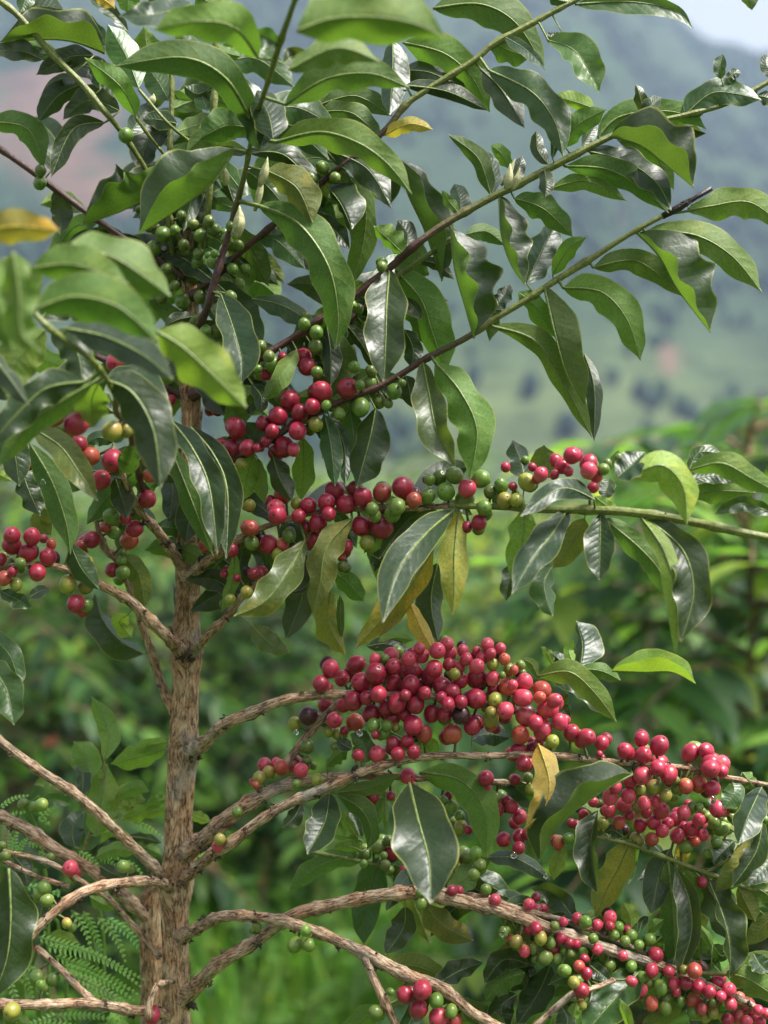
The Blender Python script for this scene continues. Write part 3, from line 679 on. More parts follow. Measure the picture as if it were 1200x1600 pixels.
# leaves: tile, base .. tip, left and right half widths (negative: folded over to the other side), visible side, colour, depth step, absolute distance
LEAVES = '''
A 490,250 360,200 230,185 0,197 -140 95 U b -1
A 490,220 400,130 290,45 45 55 T g 0
A 200,280 100,240 -60,240 40 45 T d 0
A 440,260 320,270 170,350 45 50 T d 1
A 650,410 590,260 505,115 70 62 T b 0
A 640,545 560,400 395,270 45 50 U b -1
A 790,470 740,380 680,300 60 60 T g 1
A 470,420 460,340 430,260 35 40 T x 0
A 560,520 420,470 295,560 45 60 T d 1
A 490,575 340,610 240,830 50 45 T d 0
A -60,570 130,605 205,790 60 50 U g -1
A 240,800 260,660 160,545 70 60 T x 0
A 260,890 290,990 280,1100 45 45 T d 1
A 1100,700 1010,840 880,950 648,1100 -215 105 U b -2 .97
A 775,775 700,910 580,985 380,1060 -165 125 U b -1
A 1185,580 1060,370 860,270 540,310 78 82 U g -4 .94
A 1210,270 1100,130 920,100 720,140 70 75 U b -5 .86
A 900,20 720,70 560,75 50 60 T x -3 .88
A 1210,700 1170,480 1095,330 55 60 T x -3 .92
A 1170,600 1060,590 935,650 60 80 U g -1
A 830,580 740,560 665,560 40 40 T d 1
A 990,420 950,450 975,520 40 40 T g 1
A -100,1100 60,1060 280,1080 60 60 U y 0 .72
A 1010,220 1070,250 1130,265 25 30 U b 0
A 600,-60 600,0 600,60 50 50 U b 0
A 430,-30 490,0 540,40 30 25 U y 0
A 150,-60 120,0 95,60 35 35 T g 0
A 600,150 520,60 400,-20 22 30 T d 0
A 700,-40 780,20 870,60 45 50 T x 1
A 920,-30 1000,20 1090,30 50 55 U b 0
A 1010,390 930,440 860,400 35 40 T g 1
A 600,640 680,520 700,470 40 40 T x 1
B 190,150 350,90 550,80 740,110 890,180 115 90 U b 0 .74
B 150,330 380,225 580,290 45 55 U g 0 .80
B 140,490 330,370 540,345 720,412 75 68 U g -2 .88
B 100,665 300,620 480,670 620,770 730,910 72 66 U b -3 .93
B 330,700 520,790 635,975 60 62 T d 0
B 300,490 470,450 640,545 50 50 U g 0
B 300,525 450,530 590,650 50 45 U g -1
B 640,190 640,330 625,540 72 52 T x 0
B 690,200 880,250 1010,360 1095,525 78 72 U b -2
B 680,330 830,345 1000,450 55 75 T d -1
B 700,400 900,430 1090,520 40 32 T d 0
B 830,40 1050,20 1220,110 1355,325 75 80 U g -1
B 1100,200 1170,230 1290,270 60 60 U b 0
B 1050,320 1150,420 1260,600 50 60 T d 0
B 1090,330 1290,430 1400,570 1440,735 78 72 T g -2
B 600,635 720,580 830,608 32 36 U y -1
B 1100,915 1040,740 900,630 35 42 U g 0
B 1110,905 1110,800 1065,700 30 35 T x 1
B 1180,785 1150,720 1100,680 30 35 U b 0
B 960,1010 955,930 930,860 46 46 T x 0
B 675,750 710,900 790,1080 870,1320 75 -130 U g -1
B 450,790 280,740 105,790 46 46 T g 1
B 50,800 190,880 265,1045 82 62 U o -1
B 335,875 400,960 450,1075 100 15 T d -2
B 15,965 200,1050 340,1250 385,1480 370,1640 88 85 U b -3
B 0,1110 100,1130 230,1260 50 50 T g 0
B 270,1000 370,1080 440,1170 40 42 T d 0
B 430,820 510,970 500,1150 440,1350 50 58 U b 0
B 690,1190 620,1120 550,1060 30 58 U b 0
B 700,1195 710,1100 660,1030 46 46 T x 0
B 960,1010 910,950 870,890 22 22 U b 1
B 915,1070 930,1250 980,1440 1020,1590 60 -165 U b -3
B 980,1100 1080,1085 1170,1150 32 42 U g 1
B 1140,915 1150,1100 1195,1240 1262,1340 38 -112 U g -2
B 110,210 50,180 -20,150 42 36 T g 0
B 80,650 60,540 0,420 70 75 T x 0 .90
B 130,300 190,260 250,330 40 50 T d 1
B 120,560 60,600 20,690 35 40 T x 0
C 300,20 560,10 760,50 848,135 42 48 T g -1
C 280,10 220,0 170,-30 30 40 T g 0
C -40,170 60,230 155,320 25 28 T x -1
C 170,190 300,245 410,435 82 52 T b -2
C 240,160 200,180 150,160 25 25 T d 0
C 390,510 290,475 190,450 30 42 U l 0
C 250,690 300,590 440,512 52 52 U b 0
C 405,640 500,550 680,520 820,540 910,605 60 60 U b 1
C 460,640 600,680 720,770 850,880 95 -175 U g -3
C 250,780 450,795 620,890 735,1000 60 50 U g -2
C 360,710 540,760 680,860 745,985 60 60 T x 0
C 500,660 650,700 760,890 50 50 U b 1
C 180,885 350,850 540,942 36 40 U b 0
C 170,770 120,700 115,610 30 32 T d 0
C 150,790 160,850 155,925 36 30 T d -1
C 800,550 930,440 1050,440 1170,470 62 60 T g -1
C 980,370 975,310 990,252 30 26 T g 0
C 1010,370 1040,345 1075,345 22 25 T d 0
C 700,595 820,600 910,625 15 58 T d -1
C 620,550 600,450 580,395 26 30 T d -1
C 620,540 650,500 700,455 36 26 T x -1
C 1230,360 1190,300 1200,250 30 30 T x 0
C 1150,450 1200,460 1260,500 30 34 T d 0
C 820,990 940,965 1120,950 1290,1080 62 66 U b 0
C 630,1090 850,1100 1030,1200 1170,1370 66 72 U b -1
C 590,1095 690,1200 780,1360 930,1560 42 -165 U b -2
F 380,55 560,20 680,80 800,190 55 50 U g 0
C 10,930 150,980 285,1110 60 52 U g 0
C 70,1330 150,1150 220,1035 60 70 T x 0
C 190,1290 270,1160 350,1110 36 36 U b -1
C 10,860 30,790 50,730 30 30 T x 0
C 330,690 360,640 400,570 25 26 T x 0
C 1060,-60 1110,-10 1125,48 36 30 U g 0
C 190,740 200,670 205,605 16 18 T x -1
D 60,-20 90,180 100,360 200,455 62 60 U b 0 .68
D -70,0 0,250 60,450 60 70 U b 0 .70
D 150,60 350,40 600,130 72 62 U b 0 .74
D 170,250 350,190 560,240 740,400 88 82 U b 0 .72
D 330,-60 560,20 800,190 80 90 U b 0 .75
D 310,340 500,380 680,470 810,580 68 60 T x 0 .76
D 730,350 860,430 990,550 1155,712 88 78 U l 0 .78
D 490,580 620,640 720,820 752,1090 82 78 T d 0 .83
D 430,600 280,690 130,800 -20,1000 48 45 U b 0 .83
D 400,590 220,620 80,740 -60,900 60 62 T d 0 .86
D 540,740 460,670 380,610 30 42 T d 0 .88
D -60,440 50,580 135,700 28 42 T d 0 .80
D 140,800 280,890 370,1010 460,1150 58 60 T z -2 .93
D 140,880 240,1050 310,1250 330,1400 60 62 U g 0 .95
G 330,150 380,260 465,365 52 46 T g 0 .96
D 100,1000 140,1110 190,1220 50 50 T d 0
D 800,770 900,900 980,1080 1020,1400 62 55 T d -3 .97
D 780,860 840,1000 900,1150 1000,1410 46 46 U b -2 .975
D 890,800 1000,930 1065,1100 1060,1420 62 62 T d -1 .98
D 1035,180 1090,330 1130,480 1130,600 90 62 T x -2
D 900,-40 800,50 740,150 46 46 U b 0
D 860,-60 760,0 690,60 30 40 T d 1
D 980,110 910,70 860,30 22 26 T x 0
D 900,285 830,300 770,330 26 32 T d 0
D 940,560 1000,660 1055,750 42 52 T d 0
D 1200,620 1130,680 1060,700 42 52 U b 0
D 1190,930 1160,1030 1130,1160 42 46 U l 1
D 790,1000 810,1110 790,1250 52 46 T d 0
D 540,1040 570,1130 600,1230 46 46 T d 1
D 530,870 460,850 400,880 36 30 T g 0
D -40,1020 10,1030 55,1055 20 20 U l 0
D 640,420 700,380 720,330 40 40 U b 1
D 460,600 430,680 440,800 60 60 U l 2
D 1060,200 1130,120 1180,30 60 50 U b 2
D 620,880 600,980 560,920 40 40 U b 1
E -20,200 130,235 300,340 36 52 T g 0
E 625,60 612,230 608,400 600,590 86 92 T d -2
E 655,70 770,200 830,370 895,555 95 50 U b -1
E 690,200 740,240 775,300 26 26 T d 0
E 695,345 735,430 730,530 42 42 T d 1
E 780,495 810,640 850,830 940,990 58 76 T o -3
E 840,500 960,640 1035,820 1000,1050 78 88 U b -2
E 560,715 535,850 470,1090 88 62 T d 0
E 320,740 350,880 370,1080 46 42 T g 0
E 340,745 410,880 420,1080 36 36 T x 1
E 440,720 455,820 460,920 42 42 T g 1
E 220,850 225,990 210,1150 46 46 U l 1
E 80,940 110,1040 170,1150 52 42 T d 0
E 10,950 20,1050 40,1160 30 36 U l 1
E 190,440 110,570 40,680 46 36 U b -2
E -20,600 25,660 20,740 32 32 T d -1
E 330,320 350,450 350,610 46 36 T d 1
E 410,305 500,420 590,580 42 22 T d 0
E 390,500 430,530 480,580 32 32 T d 1
E 280,450 330,530 375,600 26 30 T d 1
E 500,120 460,150 425,170 20 22 T g 1
E 700,560 720,630 730,710 42 42 T d 1
E 1110,180 1100,280 1095,400 42 26 U g 1
E 1110,250 1160,190 1190,130 36 36 T x 0
E 760,20 850,40 930,110 26 26 T d 1
F -90,330 110,400 250,610 375,850 62 42 U b -1
F 150,140 195,340 255,550 345,715 105 -38 U d -3
F 30,170 110,240 200,380 52 42 U b 0
F 240,150 420,170 540,300 602,490 76 72 U b -2
F 340,460 385,620 385,870 32 36 T d -1
F 560,1030 700,980 800,1080 820,1260 62 80 U l 0 .88
F 490,1040 560,980 620,920 60 52 T x 0 .88
F 830,1000 880,920 990,930 30 32 T g 0 .93
F 830,1005 980,970 1120,1040 1260,1120 52 56 U b -1 .90
F 830,1120 990,1100 1145,1110 52 50 U b 0 .89
F 830,1050 950,1030 1070,1060 30 30 T x 0 .905
F 1230,1210 1080,1160 950,1210 36 32 T g 0
F 385,1140 230,1090 40,1220 42 45 T x -2
I 265,-20 190,100 90,230 0,385 62 70 T x -2 .94
F 60,1060 40,960 0,860 52 42 T x 0
F 180,1040 150,960 150,885 52 52 U o 0
F 455,1040 445,1090 430,1140 36 36 T d 0
F 390,1130 430,1160 500,1200 26 26 U l 0
F 440,1000 480,960 500,910 20 22 U b 0
I 415,10 412,150 410,320 60 66 T d 0
I 340,30 280,150 190,265 56 56 U o 0
I 185,260 150,350 190,490 36 60 T g 0
I 60,-20 50,130 0,320 62 62 U l 0
H 1240,200 1190,320 1170,420 30 40 T d 0
I 430,30 600,170 700,290 760,450 60 52 U g 0
I 600,20 710,180 770,400 765,660 45 48 U l -3
I 640,40 800,180 850,380 790,610 82 80 T d -1
I 470,745 620,750 750,750 860,805 52 -92 U l 0 1.0
I 320,735 420,745 510,790 32 36 U b 0
I 320,730 330,620 300,510 20 86 T x 0
I 190,715 170,670 135,630 15 20 U b 0
I 240,720 220,690 185,660 20 25 T x 0
I 120,770 270,750 390,850 490,985 52 56 U b -1 .99
I 200,800 320,820 470,960 32 42 T d 0
I 290,710 265,650 290,600 22 22 U l 1
I 120,770 90,710 45,690 22 22 U b 0
I 260,850 230,900 270,980 30 30 T d 1
M 125,-110 175,60 150,190 55,290 60 68 U y -3 .96
G 675,665 560,600 480,500 445,380 82 22 T d -1
G 570,200 650,290 680,450 46 46 U o 0
G -60,560 50,680 90,830 52 52 T g 0 .97
G -60,700 30,830 65,1000 70 62 T g 0 .96
G -40,820 10,880 40,960 26 20 U b 0 .955
G 490,1160 510,1030 430,865 42 46 T l 0 1.05
G 430,1250 400,1150 345,1075 62 60 T l 0 1.05
G 775,1110 650,1150 520,1180 46 50 U l 1 1.1
G 790,1080 700,1095 620,1130 25 30 U l 1 1.1
G 0,370 80,410 150,450 30 36 T g 0
G 140,400 190,370 235,365 26 26 T x 0
G 240,0 190,40 240,110 42 42 U o 1
G 1100,190 1090,320 1040,470 30 26 U l 0
G 600,480 560,520 620,590 40 35 U l 2
H 230,130 150,280 40,420 -105,490 62 72 T o -2
H 240,200 215,400 140,600 62 66 T d 1
H -20,530 60,610 155,660 46 46 T o 0
H 450,30 330,170 300,330 265,490 64 58 U o -2
H 350,370 340,520 420,670 42 60 U z 0
H 370,280 440,340 505,420 46 46 U b 0
H 395,390 395,500 400,600 18 16 U g 0
H 930,-10 790,110 660,290 595,520 68 78 T x -4 .965
H 830,170 740,320 610,480 465,640 58 66 U z -1 .975
H 780,260 700,400 575,590 40 36 U z 0 .98
H 720,420 770,540 855,690 32 42 U y 0 .985
H 850,240 820,420 855,615 46 70 T d 1
H 950,-10 930,200 930,360 920,485 55 62 U z -2
H 520,630 620,620 740,675 30 36 T d 0
H 560,640 640,590 740,600 25 30 U b 1
H 510,1180 500,1080 440,1040 46 46 T b 0
H 450,1110 410,1090 380,1060 26 30 T x 0
H 330,1190 380,1140 435,1105 20 36 U b -1
H 620,1020 700,1060 800,1050 50 50 T g 2
H 1010,1070 1080,1040 1190,1060 45 50 T x 2
H 770,1060 820,1120 800,1170 40 30 U l 1
H 100,260 180,320 240,280 60 60 T d 2
H 540,200 600,240 640,300 50 50 T d 2
J 40,470 50,700 30,900 -40,1090 105 92 T d 0 .93
J 450,320 470,180 500,-20 60 66 T l 0 1.07
J 350,370 340,280 390,205 52 52 T x 0 1.07
J 400,390 430,290 400,200 42 42 T b 0 1.08
J 530,240 580,140 680,150 52 52 T l 0 1.08
J 570,245 670,210 790,200 32 30 U l 0 1.1
J 890,210 940,235 990,250 26 22 U l 0 1.1
J 790,140 740,155 680,170 22 26 U b 0 1.1
J 600,320 680,330 760,350 22 22 T d 0 1.1
J 620,360 690,375 760,410 26 32 U b 0 1.1
J 600,340 530,360 450,390 26 32 T x 0 1.1
J 470,460 520,490 570,510 32 32 T d 0 1.1
J 370,820 290,790 215,790 22 26 U l 0 1.12
J 120,700 170,650 200,700 50 50 T d 0 1.1
J 380,130 390,40 370,-60 30 36 T x 0 1.07
K 345,120 320,260 240,405 62 70 T x -1
K 380,125 490,190 540,290 520,385 46 36 U g -1
K 360,115 520,95 680,25 32 36 U g 0
K 720,70 760,240 810,430 820,635 130 122 T x -4 .955
K 770,20 960,60 1070,200 1080,415 66 76 U b -2
K 505,430 370,430 260,480 150,580 42 46 U g 0
K 500,390 430,365 360,380 20 26 U l 0
K 585,415 540,540 510,680 505,830 66 66 T g 1 1.03
K 700,650 690,750 605,875 52 56 T d 1 1.02
K 790,640 880,740 1020,810 55 60 U o 1 1.01
K 210,170 180,230 125,280 36 32 T d 0
K 600,140 570,210 570,270 36 36 U b 0
K 605,140 605,220 610,300 13 13 U l -1
K 480,330 430,260 380,190 20 22 U b 0
K 490,340 470,260 440,190 20 22 T x 0
K 500,340 430,320 350,310 26 26 U b 0
K 700,500 740,540 780,600 42 32 T d 0
K 1280,920 1160,900 1070,1010 42 52 T d 0 1.0
K 1260,960 1150,1000 1070,1100 52 42 U g 0 .995
K 1220,1060 1150,1120 1180,1230 52 52 T d 0 1.0
K 1080,420 1200,420 1290,460 1380,525 32 42 T x 0
K 660,180 640,120 560,110 40 35 U b 1
M 560,30 390,130 220,270 125,445 -155 58 U b -3
M 400,200 370,350 385,480 400,590 20 76 T d -1
M 560,330 510,450 440,580 395,700 62 72 U o 0
M 640,600 690,560 700,480 40 44 T d 2
M 740,380 690,500 650,690 62 62 T d 1
M 730,430 750,620 760,800 760,950 42 62 U g 0
M 770,470 830,620 840,780 775,980 42 62 T d -1
M 820,470 860,560 885,650 26 26 U b 0
M 920,525 990,700 1020,840 1020,990 88 18 T d -1
M 1170,90 1110,220 1060,360 70 56 T x -1
M 1130,330 1060,470 945,590 52 52 U o -1
M 1175,250 1140,400 1030,560 46 52 T d 0
M 1040,340 990,390 945,440 36 42 T x 0
M 1250,380 1190,460 1110,550 52 52 T x 0
M 1030,60 1040,120 990,190 46 46 T g 0
M 1080,20 1110,60 1140,100 30 35 U b 0
M 1110,560 1170,575 1260,640 32 36 U b 0
M 1230,680 1160,760 1100,830 42 42 U o 0
M 880,735 890,830 900,950 42 46 U b 0
M 870,735 910,780 945,855 16 22 U l -1
M 1000,960 1110,990 1260,1090 52 56 U b -1
M 610,940 520,1040 430,1140 330,1260 76 86 T g -1
M 180,925 120,1060 20,1210 62 62 T d 0
M 110,940 40,980 -50,1020 52 42 T d 0
M 360,920 410,960 460,1000 32 32 T x 0
M 560,1230 530,1150 505,1080 16 26 U l -1 .94
M 300,1100 285,1150 270,1200 26 26 U l 0
M 560,750 550,690 520,630 32 36 U l 0
M 600,760 610,720 640,695 16 22 T x 0
M 640,770 670,740 710,710 26 22 U b 0
M 240,360 210,440 195,525 36 32 U l 0
M 1130,870 1160,920 1200,960 42 36 T x 0
M 1060,560 1100,640 1140,720 52 32 U o 0
M 800,1100 700,1170 600,1220 40 45 U o 1
M 900,1000 940,1040 960,1100 40 40 T d 1
M 520,320 470,290 430,300 26 26 T d 0
M 780,350 800,400 790,450 32 32 U y 1
M -30,50 40,110 110,190 36 46 T g 0
M 230,1120 260,1180 240,1260 40 50 T d 0
M 830,1180 900,1190 980,1240 50 50 T d 1
M 470,880 560,920 600,900 30 30 T d 1
M 940,830 980,880 1010,870 40 30 T g 2
M 780,820 830,870 890,900 40 50 T g 2
M 1150,660 1190,700 1220,780 40 40 T g 2
M 1060,880 1100,930 1150,960 36 40 U b 1
M 700,790 680,830 690,880 30 30 U b 2
J 450,420 540,380 640,400 30 34 T l 0 1.09
J 440,330 520,300 620,330 30 34 U l 0 1.1
J 300,100 230,60 160,80 26 30 T l 0 1.1
J 330,170 250,150 170,190 26 30 T b 0 1.1
J 560,130 640,90 700,110 30 34 U b 0 1.1
J 70,420 110,470 130,560 40 44 T d 0 1.06
J 60,440 150,430 230,470 30 34 T g 0 1.09
J 220,600 190,680 200,760 36 40 T g 0 1.09
J 420,600 500,640 560,600 26 30 U b 0 1.12
J 100,1080 60,1020 20,1040 30 34 U b 0 1.12
J 520,1130 430,1180 380,1230 40 44 T g 0 1.12
J 30,1120 100,1190 160,1220 30 36 U b 0 1.08
Z 60,500 110,470 190,500 22 26 T d 0 .86
Z 70,515 30,560 10,620 24 26 U b 0 .84
Z 80,520 120,550 130,610 22 22 T d 0 .86
Z 150,570 110,590 60,650 22 24 T d 0 .9
Z 165,590 230,600 250,660 22 22 T x 0 .9
Z 175,640 120,650 70,700 20 24 U g 0 .93
Z 60,470 20,440 -30,450 26 28 U b 0 .78
Z -20,600 30,610 70,680 22 26 T d 0 .95
Z -10,660 20,700 30,760 22 22 T d 0 .98
Z 200,700 240,690 270,730 20 20 T d 0 .98
Z 20,560 60,560 110,580 18 20 U l 0 1.1
Z 230,520 180,530 120,560 22 24 U l 0 1.12
Z 300,560 360,520 400,560 24 26 U b 0 1.12
Z 330,640 380,620 420,650 24 26 U g 0 1.1
Z 350,470 400,440 440,470 24 26 U b 0 1.12
Z 300,340 250,300 220,250 20 22 T d 0 1.1
Z 300,330 320,270 310,210 24 24 U g 0 1.1
Z 335,110 370,80 400,40 20 22 U b 0 1.06
Z 335,120 300,90 280,40 20 20 T g 0 1.06
Z 268,120 235,90 225,40 22 22 U b 0 1.06
Z 268,180 300,150 320,100 20 22 T d 0 1.07
Z 268,190 230,220 220,270 20 22 T d 0 1.07
Z 265,250 300,230 340,250 20 24 T g 0 1.07
Z 130,130 90,150 60,190 16 20 T d 0 1.03
Z 30,25 60,10 100,15 18 20 T d 0 1.02
Z 440,340 420,290 430,230 26 24 U g 0 1.05
Z 430,350 470,370 500,430 26 24 T d 0 1.05
Z 480,310 520,340 560,330 22 24 U b 0 1.05
Z 560,240 600,270 610,320 22 24 T d 0 1.04
Z 660,380 640,430 650,490 24 24 U g 0 1.03
Z 620,440 650,470 700,470 20 22 T d 0 1.04
Z 500,520 530,560 520,620 24 24 U g 0 1.04
Z 440,560 400,590 390,650 24 24 T d 0 1.05
Z 330,760 300,800 290,850 20 22 T d 0 1.02
Z 440,820 470,870 450,930 26 24 T d 0 1.03
Z 560,800 600,850 590,910 26 26 U g 0 1.03
Z 650,810 640,860 610,900 22 22 U o 0 1.03
'''
